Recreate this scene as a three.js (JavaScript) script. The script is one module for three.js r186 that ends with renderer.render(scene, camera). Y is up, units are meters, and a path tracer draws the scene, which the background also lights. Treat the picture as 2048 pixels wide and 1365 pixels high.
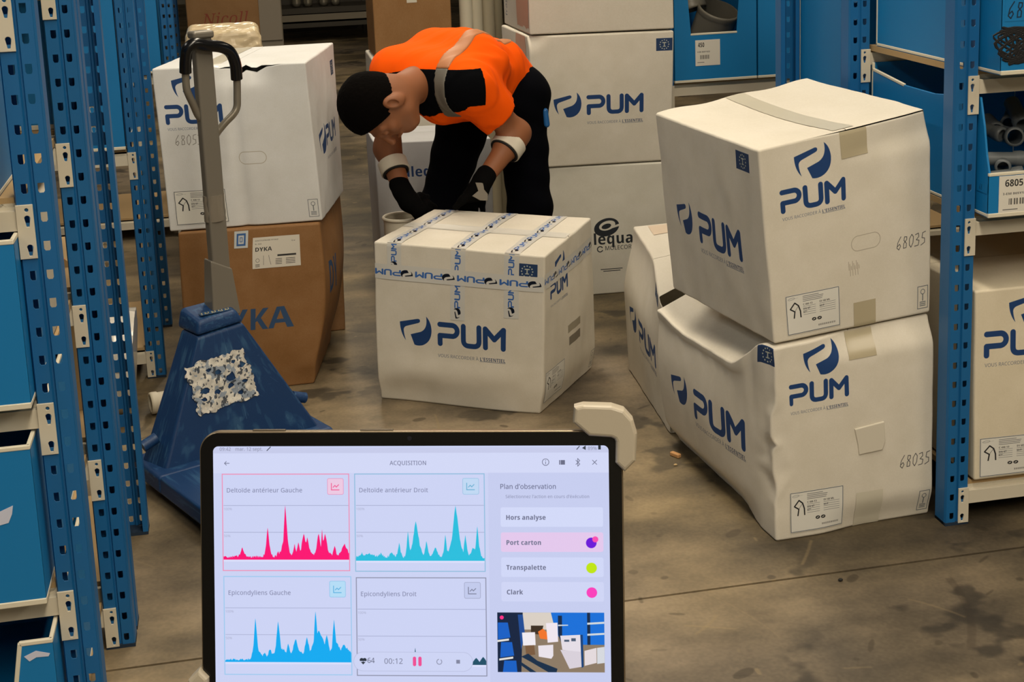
import * as THREE from 'three';
import { mergeGeometries } from 'three/addons/utils/BufferGeometryUtils.js';
import { RoundedBoxGeometry } from 'three/addons/geometries/RoundedBoxGeometry.js';
import { MarchingCubes } from 'three/addons/objects/MarchingCubes.js';
import { RectAreaLightUniformsLib } from 'three/addons/lights/RectAreaLightUniformsLib.js';

// ───────────────────────── camera ─────────────────────────
const scene = new THREE.Scene();
const F = 2870, CX = 1024, CY = 328.16, YAW = 0.18846, PITCH = 0.19626, ROLL = -0.03881, EYE = new THREE.Vector3(0, 1.65172, 0);
const v3 = (x, y, z) => new THREE.Vector3(x, y, z);
const fwd = v3(Math.sin(YAW) * Math.cos(PITCH), -Math.sin(PITCH), -Math.cos(YAW) * Math.cos(PITCH));
const right0 = v3(Math.cos(YAW), 0, Math.sin(YAW)), up0 = right0.clone().cross(fwd);
const camR = right0.clone().multiplyScalar(Math.cos(ROLL)).addScaledVector(up0, Math.sin(ROLL));
const camU = up0.clone().multiplyScalar(Math.cos(ROLL)).addScaledVector(right0, -Math.sin(ROLL));
const FULL_H = 2 * (1365 - CY);
const camera = new THREE.PerspectiveCamera(2 * Math.atan(FULL_H / 2 / F) * 180 / Math.PI, 2048 / FULL_H, 0.05, 80);
camera.setViewOffset(2048, FULL_H, 0, FULL_H - 1365, 2048, 1365);   // the photograph is the lower part of a taller frame
camera.position.copy(EYE);
camera.quaternion.setFromRotationMatrix(new THREE.Matrix4().makeBasis(camR, camU, fwd.clone().negate()));
// a pixel's direction, met with a floor-parallel height or an upright plane
const ray = (u, v) => fwd.clone().addScaledVector(camR, (u - CX) / F).addScaledVector(camU, -(v - CY) / F);
const onY = (u, v, h) => { const d = ray(u, v); return EYE.clone().addScaledVector(d, (h - EYE.y) / d.y); };
const onZ = (u, v, z) => { const d = ray(u, v); return EYE.clone().addScaledVector(d, z / d.z); };

// ───────────────────────── renderer, light ─────────────────────────
const renderer = new THREE.WebGLRenderer({ antialias: true });
renderer.toneMapping = THREE.LinearToneMapping;
renderer.toneMappingExposure = 1.42;
renderer.shadowMap.enabled = true;
RectAreaLightUniformsLib.init();
scene.background = new THREE.Color(0x000000);
const LAMP_COLOR = new THREE.Color().setRGB(1.0, 0.875, 0.69), COOL_LAMP = new THREE.Color().setRGB(0.9, 0.92, 0.92);
const LAMPS = [   // x, z, width, length, intensity: batten lamps under the warehouse roof
  [0.75, 3.0, 0.5, 3.2, 27], [0.75, -1.2, 0.5, 3.2, 16], [0.75, -5.4, 0.5, 3.2, 13], [0.75, -9.8, 0.5, 3.2, 17],
  [4.6, 1.5, 0.5, 3.2, 12], [4.6, -5.2, 0.5, 3.2, 4], [-3.2, 1.5, 0.5, 3.2, 7], [-3.2, -4.6, 0.5, 3.2, 4],
];
const LAMP_Y = 4.55;

// ───────────────────────── helpers ─────────────────────────
const taken = new Map();
const numbered = (n) => { const k = taken.get(n) ?? 0; taken.set(n, k + 1); return k ? n + '_' + String(k).padStart(3, '0') : n; };
const std = (c, rough = 0.8, o = {}) => new THREE.MeshStandardMaterial({ color: c, roughness: rough, side: THREE.DoubleSide, ...o });
const matte = (c, rough = 0.95) => new THREE.MeshPhysicalMaterial({ color: c, roughness: rough, specularIntensity: 0.12, side: THREE.DoubleSide });
const sh = (m) => { m.castShadow = true; m.receiveShadow = true; return m; };
function thing(name, label, category, pos, group) {
  const g = new THREE.Group(); g.name = numbered(name); g.userData = { label, category };
  if (group) g.userData.group = group;
  if (pos) g.position.copy(pos.isVector3 ? pos : v3(...pos));
  scene.add(g); return g;
}
function part(parent, name, geo, mat, label) {
  const m = sh(new THREE.Mesh(geo, mat)); m.name = name; if (label) m.userData.label = label; parent.add(m); return m;
}
function solo(name, label, category, geo, mat, pos, group) {
  const m = sh(new THREE.Mesh(geo, mat)); m.name = numbered(name); m.userData = { label, category };
  if (group) m.userData.group = group;
  if (pos) m.position.copy(pos.isVector3 ? pos : v3(...pos));
  scene.add(m); return m;
}
function struct(name, geo, mat, pos) {
  const m = sh(new THREE.Mesh(geo, mat)); m.name = name; m.userData = { kind: 'structure' };
  if (pos) m.position.set(...pos); scene.add(m); return m;
}
const box = (w, h, d, x = 0, y = 0, z = 0) => new THREE.BoxGeometry(w, h, d).translate(x, y, z);
const rbox = (w, h, d, r, x = 0, y = 0, z = 0, s = 2) => new RoundedBoxGeometry(w, h, d, s, r).translate(x, y, z);
const merge = (list) => mergeGeometries(list.map((g) => { const n = g.index ? g.toNonIndexed() : g; for (const k of Object.keys(n.attributes)) if (!['position', 'normal', 'uv'].includes(k)) n.deleteAttribute(k); return n; }));
let seed = 7; const rnd = () => { seed = (seed * 1664525 + 1013904223) >>> 0; return seed / 4294967296; };
const clamp = (x, a, b) => Math.min(b, Math.max(a, x)), mix = (a, b, t) => a + (b - a) * t, sstep = (a, b, x) => { const t = clamp((x - a) / (b - a), 0, 1); return t * t * (3 - 2 * t); };
// value noise
const HN = 256, hashT = new Float32Array(HN * HN); for (let i = 0; i < HN * HN; i++) hashT[i] = rnd();
function noise2(x, y) {
  const xi = Math.floor(x), yi = Math.floor(y), fx = x - xi, fy = y - yi, a = fx * fx * (3 - 2 * fx), b = fy * fy * (3 - 2 * fy);
  const h = (i, j) => hashT[((j & 255) << 8) | (i & 255)];
  return mix(mix(h(xi, yi), h(xi + 1, yi), a), mix(h(xi, yi + 1), h(xi + 1, yi + 1), a), b);
}
const fbm = (x, y, o = 4) => { let s = 0, w = 0.5; for (let i = 0; i < o; i++) { s += w * noise2(x, y); x = x * 2.03 + 17.3; y = y * 2.03 + 9.1; w *= 0.5; } return s / (1 - Math.pow(0.5, o)); };
const noise3 = (x, y, z) => (noise2(x + z * 7.31, y + z * 3.17) + noise2(y * 1.3 - z, x + z * 1.7) + noise2(z * 1.1 + x, y - x * 0.7)) / 3;
function tex(canvas, o = {}) { const t = new THREE.CanvasTexture(canvas); t.colorSpace = THREE.SRGBColorSpace; t.magFilter = THREE.LinearFilter; t.wrapS = t.wrapT = THREE.RepeatWrapping; Object.assign(t, o); return t; }
function canvasOf(w, h) { const c = document.createElement('canvas'); c.width = w; c.height = h; return [c, c.getContext('2d')]; }

// ───────────────────────── the print on the cartons (canvas units are millimetres) ─────────────────────────
const INK = '#0a386f';
function symbol(g, x, y, s, col = INK) {   // the two-piece shield mark, s = height in mm
  g.save(); g.translate(x, y); g.scale(s / 180, s / 180); g.fillStyle = col;
  g.beginPath(); g.moveTo(4, 44); g.lineTo(116, 19); g.quadraticCurveTo(134, 16, 135, 29); g.quadraticCurveTo(135, 39, 122, 43); g.lineTo(48, 66); g.quadraticCurveTo(27, 73, 27, 92); g.quadraticCurveTo(28, 120, 40, 152); g.quadraticCurveTo(4, 110, 4, 44); g.fill();
  g.beginPath(); g.moveTo(174, 0); g.quadraticCurveTo(206, 30, 207, 82); g.quadraticCurveTo(204, 150, 150, 172); g.quadraticCurveTo(120, 182, 96, 173); g.lineTo(72, 114); g.lineTo(135, 95); g.quadraticCurveTo(186, 74, 174, 0); g.fill();
  g.restore();
}
function letters(g, x, y, s, col = INK) {   // PUM in rounded strokes, s = cap height in mm, about 2.9 s wide
  g.save(); g.translate(x, y); g.scale(s / 100, s / 100); g.strokeStyle = col; g.lineWidth = 21; g.lineCap = 'round'; g.lineJoin = 'round';
  g.beginPath(); g.moveTo(10, 10); g.lineTo(62, 10); g.arc(62, 33, 23, -Math.PI / 2, Math.PI / 2); g.lineTo(10, 56); g.lineTo(10, 90); g.stroke();
  g.beginPath(); g.moveTo(112, 10); g.lineTo(112, 66); g.quadraticCurveTo(112, 90, 136, 90); g.lineTo(156, 90); g.quadraticCurveTo(180, 90, 180, 66); g.lineTo(180, 10); g.stroke();
  g.beginPath(); g.moveTo(207, 90); g.lineTo(207, 12); g.lineTo(245, 54); g.lineTo(283, 12); g.lineTo(283, 90); g.stroke();
  g.restore();
}
function tagline(g, x, y, w, col = '#44506a') {
  g.save(); g.translate(x, y); g.fillStyle = col; g.font = '100px sans-serif'; g.textBaseline = 'top';
  const a = 'VOUS RACCORDER À ', b = "L'ESSENTIEL", wa = g.measureText(a).width; g.font = 'bold 100px sans-serif'; const wb = g.measureText(b).width, k = w / (wa + wb);
  g.scale(k, k); g.fillText(b, wa, 0); g.fillRect(wa, 104, wb, 8); g.font = '100px sans-serif'; g.globalAlpha = 0.75; g.fillText(a, 0, 0); g.restore();
}
function euStamp(g, x, y, w, h) {
  g.save(); g.fillStyle = '#17355f'; g.fillRect(x, y, w, h); g.fillStyle = '#b9bcae'; const r = Math.min(w, h) * 0.36;
  for (let i = 0; i < 12; i++) { g.beginPath(); g.arc(x + w / 2 + r * Math.cos(i * Math.PI / 6), y + h / 2 + r * Math.sin(i * Math.PI / 6), r * 0.13, 0, 7); g.fill(); }
  g.fillRect(x + w / 2 - r * 0.45, y + h / 2 - r * 0.5, r * 0.9, r * 0.2); g.fillRect(x + w / 2 - r * 0.1, y + h / 2 - r * 0.5, r * 0.2, r * 1.0); g.fillRect(x + w / 2 - r * 0.35, y + h / 2 + r * 0.35, r * 0.7, r * 0.15); g.restore();
}
function recycleTag(g, x, y, w, h) {
  g.save(); g.strokeStyle = '#555d63'; g.lineWidth = 1.6; g.strokeRect(x, y, w, h); g.fillStyle = '#555d63'; g.beginPath(); g.arc(x + w / 2, y + h * 0.25, w * 0.2, 0, 7); g.stroke();
  g.fillRect(x + w * 0.46, y + h * 0.34, w * 0.08, h * 0.32); for (let i = 0; i < 3; i++) g.fillRect(x + w * 0.2, y + h * (0.7 + i * 0.08), w * 0.6, h * 0.035); g.restore();
}
function marker(g, s, x, y, size, col = '#3a3a3c', w = 1) {   // hand-written digits as pen strokes
  const D = { 0: [[.5, 0, .15, .3, .2, .8, .5, 1, .8, .7, .8, .2, .5, 0]], 3: [[.1, .1, .6, 0, .7, .3, .3, .5, .8, .6, .7, .95, .1, 1]], 5: [[.8, 0, .3, .05, .25, .45, .7, .5, .75, .85, .15, 1]], 6: [[.7, 0, .25, .4, .15, .85, .5, 1, .75, .75, .55, .55, .2, .75]], 8: [[.7, .1, .3, .05, .25, .35, .7, .6, .7, .95, .25, .95, .25, .6, .7, .3, .7, .1]] };
  g.save(); g.translate(x, y); g.strokeStyle = col; g.lineWidth = size * 0.055 * w; g.lineCap = 'round'; g.lineJoin = 'round'; let o = 0;
  for (const ch of s) { for (const l of D[ch]) { g.beginPath(); for (let i = 0; i < l.length; i += 2) g.lineTo(o + l[i] * size * 0.55 + l[i + 1] * -size * 0.1, l[i + 1] * size + (i % 4) * 0.01 * size); g.stroke(); } o += size * 0.56; }
  g.restore();
}
function labelTex() {   // the white goods label: elbow drawing, small lines of print, two ovals; the square code is left out
  const [c, g] = canvasOf(640, 480); g.fillStyle = '#dcdad2'; g.fillRect(0, 0, 640, 480); g.strokeStyle = '#4a525c'; g.lineWidth = 7; g.strokeRect(8, 8, 624, 464); g.lineWidth = 3;
  g.fillStyle = '#555'; g.font = 'italic 22px sans-serif'; g.fillText('~~~~~~~~~', 40, 52); g.beginPath(); g.ellipse(70, 46, 40, 12, -0.1, 0, 7); g.stroke();
  g.strokeStyle = '#15171a'; g.lineWidth = 15; g.lineJoin = 'round'; g.beginPath(); g.moveTo(92, 285); g.lineTo(104, 205); g.lineTo(52, 168); g.lineTo(108, 100); g.lineTo(150, 138); g.lineTo(170, 205); g.lineTo(174, 285); g.stroke(); g.lineWidth = 4; g.beginPath(); g.moveTo(104, 205); g.lineTo(150, 138); g.stroke();
  g.fillStyle = '#6a6c6e'; for (let i = 0; i < 4; i++) g.fillRect(205, 34 + i * 20, 190 + (i * 53) % 60, 7);
  g.fillStyle = '#333'; g.font = 'bold 30px sans-serif'; g.fillText('C 4M-13', 205, 146); g.fillText('EV 68 ML', 400, 146); g.fillText('DN 67', 205, 200); g.fillText('M/F', 400, 200); g.fillText('87°', 205, 240);
  g.fillStyle = '#7a7c7e'; for (let i = 0; i < 5; i++) { g.fillRect(205, 158 + i * 25, 150, 5); g.fillRect(400, 158 + i * 25, 190, 5); }
  g.fillStyle = '#222'; for (const x of [330, 395]) { g.beginPath(); g.ellipse(x, 335, 27, 20, 0, 0, 7); g.fill(); } g.fillStyle = '#dcdad2'; for (const x of [330, 395]) { g.beginPath(); g.ellipse(x, 335, 14, 5, -0.4, 0, 7); g.fill(); }
  g.fillStyle = '#222'; for (let i = 0; i < 44; i++) if ((i * 7) % 5 < 3) g.fillRect(380 + i * 4.6, 408, 2.8, 22);
  return tex(c);
}
const LABEL = std('#ffffff', 0.6, { map: labelTex() });
const paperCache = new Map();
function faceTex(wm, hm, base, draw, o = {}) {   // a carton face: fibre mottling, then the print
  const S = o.res ?? 1.5, W = Math.round(wm * 1000 * S), H = Math.round(hm * 1000 * S), [c, g] = canvasOf(W, H);
  g.fillStyle = base; g.fillRect(0, 0, W, H);
  const im = g.getImageData(0, 0, W, H), d = im.data, ox = rnd() * 90, oy = rnd() * 90, amp = o.mottle ?? 9;
  for (let y = 0; y < H; y++) for (let x = 0; x < W; x++) {
    const n = (noise2(x * 0.35 + ox, y * 0.35 + oy) - 0.5) * 0.5 + (fbm(x / 70 + ox, y / 70 + oy, 3) - 0.5) * 1.1, k = (y * W + x) * 4;
    d[k] += n * amp; d[k + 1] += n * amp * 1.04; d[k + 2] += n * amp * 1.25;
  }
  g.putImageData(im, 0, 0); g.scale(S, S); if (draw) draw(g, wm * 1000, hm * 1000);
  return tex(c);
}
const handleCut = (g, x, y, w, h) => { g.save(); g.strokeStyle = '#a59d8b'; g.lineWidth = 1.8; g.beginPath(); g.roundRect(x, y, w, h, h / 2); g.stroke(); g.restore(); };
const endFace = (o = {}) => (g, w, h) => {   // narrow side: mark above the letters
  const s = o.s ?? 1; symbol(g, w * (o.sx ?? 0.19), h * (o.sy ?? 0.035), h * 0.17 * s); letters(g, w * (o.lx ?? 0.1), h * (o.ly ?? 0.225), w * 0.128 * s); tagline(g, w * (o.lx ?? 0.1) + w * 0.005, h * (o.ty ?? 0.36), w * 0.365 * s);
  if (o.num) marker(g, o.num, w * (o.nx ?? 0.785), h * (o.ny ?? 0.6), h * (o.ns ?? 0.062), o.ncol);
  if (o.handle !== false) handleCut(g, w * 0.5, h * 0.535, w * 0.18, h * 0.075);
  if (o.scuff) { g.save(); g.strokeStyle = 'rgba(120,108,88,.55)'; g.lineWidth = 1.6; for (let i = 0; i < 9; i++) { g.beginPath(); g.moveTo(w * (0.48 + i * 0.008), h * (0.655 + (i % 3) * 0.012)); g.lineTo(w * (0.482 + i * 0.008), h * (0.70 + (i % 2) * 0.03)); g.stroke(); } g.restore(); }
  recycleTag(g, w * 0.915, h * 0.86, w * 0.065, h * 0.11);
};
const longFace = (o = {}) => (g, w, h) => {   // long side: mark beside the letters
  symbol(g, w * 0.15, h * 0.435, h * 0.19); letters(g, w * 0.385, h * 0.46, w * 0.137); tagline(g, w * 0.385, h * 0.655, w * 0.4);
  if (o.eu !== false) euStamp(g, w * (o.ex ?? 0.85), h * (o.ey ?? 0.05), w * 0.115, h * 0.095);
};

// ───────────────────────── the building ─────────────────────────
function concrete(S, metres, opts) {   // floor slab: blotches, oil stains, scuffs
  const [c, g] = canvasOf(S, S); const im = g.createImageData(S, S), d = im.data, k = metres / S;
  for (let y = 0; y < S; y++) for (let x = 0; x < S; x++) {
    const X = x * k, Y = y * k, i = (y * S + x) * 4;
    const big = fbm(X * 0.9 + 3, Y * 0.9 + 8, 4), mid = fbm(X * 5 + 20, Y * 7 + 4, 4), fine = noise2(X * 170, Y * 170), streak = fbm(X * 2.2 + 40, Y * 16 + 2, 3);
    const stain = sstep(0.575, 0.68, fbm(X * 7 + 60, Y * 9 + 30, 4)) * sstep(0.42, 0.6, fbm(X * 1.7 + 11, Y * 1.7 + 70, 3));
    let L = 0.54 + (big - 0.5) * 0.40 + (mid - 0.5) * 0.46 + (fine - 0.5) * 0.07 + (streak - 0.5) * 0.16; L *= 1 - 0.38 * stain;
    const warm = 0.5 + (fbm(X * 1.3 + 90, Y * 1.3 + 50, 3) - 0.5) * 1.6;
    d[i] = 255 * clamp(L * (0.98 + 0.05 * warm), 0, 1); d[i + 1] = 255 * clamp(L * (0.935 + 0.02 * warm), 0, 1); d[i + 2] = 255 * clamp(L * (0.88 - 0.12 * warm), 0, 1); d[i + 3] = 255;
  }
  g.putImageData(im, 0, 0);
  if (opts) {
    const P = (n, f) => { for (let i = 0; i < n; i++) f(rnd() * S, rnd() * S); };
    P(900, (x, y) => { g.fillStyle = `rgba(38,32,22,${0.12 + rnd() * 0.3})`; g.beginPath(); g.ellipse(x, y, 1.5 + rnd() * 9, 1 + rnd() * 4, rnd() * 3, 0, 7); g.fill(); });
    P(360, (x, y) => { g.fillStyle = `rgba(215,200,165,${0.15 + rnd() * 0.3})`; g.beginPath(); g.ellipse(x, y, 1 + rnd() * 4, 1 + rnd() * 2, rnd() * 3, 0, 7); g.fill(); });
    P(150, (x, y) => { g.strokeStyle = `rgba(205,190,155,${0.15 + rnd() * 0.3})`; g.lineWidth = 1 + rnd() * 2; g.beginPath(); g.moveTo(x, y); const a = rnd() * 6.3, l = 15 + rnd() * 70; g.quadraticCurveTo(x + l * Math.cos(a) * 0.5 + rnd() * 8, y + l * Math.sin(a) * 0.5, x + l * Math.cos(a), y + l * Math.sin(a)); g.stroke(); });
    P(60, (x, y) => { g.strokeStyle = `rgba(45,38,26,${0.12 + rnd() * 0.2})`; g.lineWidth = 2 + rnd() * 5; g.beginPath(); g.moveTo(x, y); const a = rnd() * 6.3, l = 20 + rnd() * 90; g.quadraticCurveTo(x + l * Math.cos(a) * 0.5 + 15, y + l * Math.sin(a) * 0.5, x + l * Math.cos(a), y + l * Math.sin(a)); g.stroke(); });
  }
  return c;
}
const floorTex = tex(concrete(2048, 6, true));
floorTex.wrapS = floorTex.wrapT = THREE.MirroredRepeatWrapping;
const floorMat = std('#b7ab97', 0.62, { map: floorTex });
const floor = new THREE.Group(); floor.name = 'floor'; floor.userData = { kind: 'structure' }; scene.add(floor);
const JOINT = -2.966;
function slab(x0, x1, z0, z1) {
  const g = new THREE.BoxGeometry(x1 - x0, 0.16, z1 - z0).translate((x0 + x1) / 2, -0.08, (z0 + z1) / 2), p = g.attributes.position, uv = g.attributes.uv;
  for (let i = 0; i < p.count; i++) uv.setXY(i, (p.getX(i) + 1.6) / 6, (p.getZ(i) + 8) / 6);
  part(floor, 'floor_slab', g, floorMat);
}
for (const [x0, x1] of [[-9, 10]]) { slab(x0, x1, JOINT + 0.004, 6); slab(x0, x1, -12, JOINT - 0.004); slab(x0, x1, -22, -12.008); }
part(floor, 'sub_base', box(19.5, 0.1, 28.4, 0.5, -0.22, -8), std('#2a2621', 0.95));
const wallMat = std('#9b968a', 0.9);
struct('wall_front', box(19, 6, 0.2), wallMat, [0.5, 3, -22.1]);
struct('wall_back', box(19, 6, 0.2), wallMat, [0.5, 3, 6.1]);
struct('wall_left', box(0.2, 6, 28), wallMat, [-9.1, 3, -8]);
struct('wall_right', box(0.2, 6, 28), wallMat, [10.1, 3, -8]);
struct('ceiling', box(19.4, 0.2, 28.4), std('#8f8b82', 0.95), [0.5, 6.1, -8]);
const lampBody = std('#d8d6cf', 0.5), lampGlow = std('#fff3d8', 0.5, { emissive: new THREE.Color().setRGB(1, 0.9, 0.72), emissiveIntensity: 2.5 });
LAMPS.forEach(([x, z, w, l, power], i) => {
  const g = thing('batten_lamp', 'long white batten lamp hanging under the warehouse roof', 'lamp', [x, LAMP_Y, z], 'batten lamps under the roof');
  part(g, 'housing', rbox(w + 0.06, 0.1, l + 0.06, 0.02, 0, 0.07, 0), lampBody); part(g, 'diffuser', box(w, 0.02, l, 0, 0.012, 0), lampGlow);
  for (const s of [-1, 1]) part(g, 'suspension_rod', new THREE.CylinderGeometry(0.008, 0.008, 1.3, 8).translate(0, 0.765, s * l * 0.4), lampBody);
  const light = new THREE.RectAreaLight(x < 0 ? COOL_LAMP : LAMP_COLOR, power, w, l); light.position.set(x, LAMP_Y - 0.02, z); light.lookAt(x, 0, z); light.name = 'batten_light'; scene.add(light);
});

// ───────────────────────── cartons ─────────────────────────
const avg = (...a) => a.reduce((s, x) => s + x, 0) / a.length;
function carton(o) {
  const c = o.c.map((p) => (p.isVector3 ? p.clone() : v3(...p)));   // bottom FL FR BR BL, top FL FR BR BL
  const base = avg3(c[0], c[1], c[2], c[3]);
  const g = thing(o.name ?? 'carton', o.label, o.category ?? 'carton', base, o.group);
  const W = avg(c[0].distanceTo(c[1]), c[4].distanceTo(c[5])), H = avg(c[0].distanceTo(c[4]), c[1].distanceTo(c[5])), D = avg(c[1].distanceTo(c[2]), c[5].distanceTo(c[6]));
  const ex = c[1].clone().sub(c[0]).normalize(), ey = c[4].clone().sub(c[0]).normalize(), ez = c[2].clone().sub(c[1]).normalize();
  const r = o.r ?? 0.006, kb = o.bulge ?? 0.006, kt = o.top ?? 0.004, dims = [W, H, D], so = rnd() * 50, nz = o.crumple ?? 0.0016;
  const map = (a, b, cc, face) => {
    const p = [a * W, b * H, cc * D], q = p.map((x, i) => clamp(x, r, dims[i] - r)), n = v3(p[0] - q[0], p[1] - q[1], p[2] - q[2]), l = n.length();
    if (l > 0) { n.multiplyScalar(r / l); p[0] = q[0] + n.x; p[1] = q[1] + n.y; p[2] = q[2] + n.z; }
    a = p[0] / W; b = p[1] / H; cc = p[2] / D;
    const out = v3(0, 0, 0); const w8 = [[0, 0, 0], [1, 0, 0], [1, 0, 1], [0, 0, 1], [0, 1, 0], [1, 1, 0], [1, 1, 1], [0, 1, 1]];
    for (let i = 0; i < 8; i++) { const [i0, i1, i2] = w8[i]; out.addScaledVector(c[i], (i0 ? a : 1 - a) * (i1 ? b : 1 - b) * (i2 ? cc : 1 - cc)); }
    const sa = Math.sin(Math.PI * clamp(a, 0, 1)), sb = Math.sin(Math.PI * clamp(b, 0, 1)), sc = Math.sin(Math.PI * clamp(cc, 0, 1));
    out.addScaledVector(ex, (2 * a - 1) * kb * sb * sc).addScaledVector(ez, (2 * cc - 1) * kb * sa * sb).addScaledVector(ey, Math.max(0, 2 * b - 1) * kt * sa * sc);
    const nn = (k) => noise3(a * W * 9 + so + k * 5, b * H * 9 + so, cc * D * 9 + k) - 0.5;
    if (nz) out.addScaledVector(ex, nn(1) * nz * 2).addScaledVector(ez, nn(3) * nz * 2).addScaledVector(ey, b > 0.02 ? nn(2) * nz * b : 0);
    if (o.warp) o.warp(out, a, b, cc, ex, ey, ez, face);
    return out.sub(base);
  };
  const abc = { front: (u, v) => [u, v, 0], right: (u, v) => [1, v, u], left: (u, v) => [0, v, 1 - u], back: (u, v) => [1 - u, v, 1], top: (u, v) => [u, 1, v], bottom: (u, v) => [1 - u, 0, v] };
  const size = { front: [W, H], back: [W, H], left: [D, H], right: [D, H], top: [W, D], bottom: [W, D] };
  const surf = (f, u, v) => map(...abc[f](u, v), f);
  const nodes = (L, n, t0, t1) => { const s = [0, r * 0.35, r * 0.7, r].map((x) => x / L), t = []; for (const x of s) t.push(x); for (let i = 1; i < n; i++) t.push(mix(s[3], 1 - s[3], i / n)); for (let i = 3; i >= 0; i--) t.push(1 - s[i]); const k = t.filter((x) => x > t0 + 1e-4 && x < t1 - 1e-4); return [t0, ...k, t1]; };
  const patch = (f, us, vs, off = 0) => {
    const P = [], UV = [], I = [], nu = us.length, nv = vs.length, u0 = us[0], v0 = vs[0], du = us[nu - 1] - u0, dv = vs[nv - 1] - v0;
    for (const v of vs) for (const u of us) {
      const p = surf(f, u, v);
      if (off) { const e = 0.004, a = surf(f, Math.min(1, u + e), v).sub(surf(f, Math.max(0, u - e), v)), b = surf(f, u, Math.min(1, v + e)).sub(surf(f, u, Math.max(0, v - e))); p.addScaledVector(a.cross(b).normalize(), off); }
      P.push(p.x, p.y, p.z); UV.push(off ? (u - u0) / du : u, off ? (v - v0) / dv : v);
    }
    for (let j = 0; j < nv - 1; j++) for (let i = 0; i < nu - 1; i++) { const k = j * nu + i; I.push(k, k + 1, k + nu + 1, k, k + nu + 1, k + nu); }
    const geo = new THREE.BufferGeometry(); geo.setAttribute('position', new THREE.Float32BufferAttribute(P, 3)); geo.setAttribute('uv', new THREE.Float32BufferAttribute(UV, 2)); geo.setIndex(I); geo.computeVertexNormals(); return geo;
  };
  const base0 = o.color ?? '#d9d4c6', N = o.n ?? 22;
  const matOf = (f, draw) => std('#ffffff', o.rough ?? 0.72, { map: faceTex(size[f][0], size[f][1], base0, draw, { res: draw ? (o.res ?? 1.5) : 0.6, mottle: o.mottle }) });
  const plain = o.plain ?? std('#ffffff', o.rough ?? 0.72, { map: faceTex(0.5, 0.5, base0, null, { res: 0.8, mottle: o.mottle }) });
  for (const f of ['front', 'right', 'left', 'back', 'bottom']) {
    if (o.skip?.includes(f)) continue;
    const [L, M] = size[f]; part(g, { front: 'front_panel', back: 'back_panel', left: 'side_panel', right: 'side_panel', bottom: 'bottom_panel' }[f], patch(f, nodes(L, N, 0, 1), nodes(M, N, 0, 1)), o.faces?.[f] ? matOf(f, o.faces[f]) : plain);
  }
  const tm = o.faces?.top ? matOf('top', o.faces.top) : plain, gap = o.gap ?? 0.0015, [tc0, tc1] = o.topRange ?? [0, 1];
  if (o.seam === 'c') for (const [a, b] of [[0, 0.5 - gap], [0.5 + gap, 1]]) part(g, 'top_flap', patch('top', nodes(W, N, a, b), nodes(D, N, tc0, tc1)), tm);
  else for (const [a, b] of [[tc0, 0.5 - gap], [0.5 + gap, tc1]]) part(g, 'top_flap', patch('top', nodes(W, N, 0, 1), nodes(D, N, a, b)), tm);
  const lin = (a, b, n) => Array.from({ length: n + 1 }, (_, i) => mix(a, b, i / n));
  g.userData.stick = undefined; delete g.userData.stick;
  return { g, W, H, D, surf, stick: (f, u0, u1, v0, v1, name, mat, label, off = 0.0012, n = 10) => part(g, name, patch(f, lin(u0, u1, n), lin(v0, v1, n), off), mat, label) };
}
function avg3(...p) { const s = v3(0, 0, 0); for (const q of p) s.add(q); return s.multiplyScalar(1 / p.length); }
const clearTape = std('#ccc6b4', 0.28, {}), brownTape = std('#b3a88d', 0.25), whiteTape = std('#d2cfc6', 0.3);

// ───────────────────────── racks ─────────────────────────
const POST = std('#105f98', 0.48), CREAM = std('#cdc5b2', 0.5), CHIP = std('#a98d63', 0.85), BIN = std('#0475b4', 0.5), BIN_EDGE = std('#d9d2bd', 0.6);
const LEVEL = (k) => 0.092 + 0.35 * k;   // top of the beams
const POST_H = 2.05;
function uprightGeo() {   // folded sheet post: two perforated strips with a groove between, side flanges and return lips; closed face towards +z
  const strip = (x0, x1, holeX) => {
    const s = new THREE.Shape([[x0, 0], [x1, 0], [x1, POST_H], [x0, POST_H]].map((p) => new THREE.Vector2(...p)));
    for (let i = 0; i < 40; i++) { const y = 0.025 + i * 0.05, w = 0.0055, h = 0.0085, p = new THREE.Path(); p.moveTo(holeX - w, y + h); p.lineTo(holeX - w, y - h * 0.6); p.lineTo(holeX - w * 0.6, y - h); p.lineTo(holeX + w * 0.6, y - h); p.lineTo(holeX + w, y - h * 0.6); p.lineTo(holeX + w, y + h); p.closePath(); s.holes.push(p); }
    return new THREE.ExtrudeGeometry(s, { depth: 0.002, bevelEnabled: false });
  };
  const bar = (x0, z0, x1, z1) => { const dx = x1 - x0, dz = z1 - z0, L = Math.hypot(dx, dz); return new THREE.BoxGeometry(L, POST_H, 0.002).rotateY(-Math.atan2(dz, dx)).translate((x0 + x1) / 2, POST_H / 2, (z0 + z1) / 2); };
  return merge([strip(-0.0275, -0.004, -0.0135), strip(0.004, 0.0275, 0.0135), bar(-0.0045, 0.001, -0.002, -0.004), bar(-0.002, -0.004, 0.002, -0.004), bar(0.002, -0.004, 0.0045, 0.001),
    bar(-0.0275, 0.002, -0.0305, -0.004), bar(-0.0305, -0.004, -0.0305, -0.05), bar(-0.0305, -0.05, -0.018, -0.05), bar(0.0275, 0.002, 0.0305, -0.004), bar(0.0305, -0.004, 0.0305, -0.05), bar(0.0305, -0.05, 0.018, -0.05)]);
}
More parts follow.
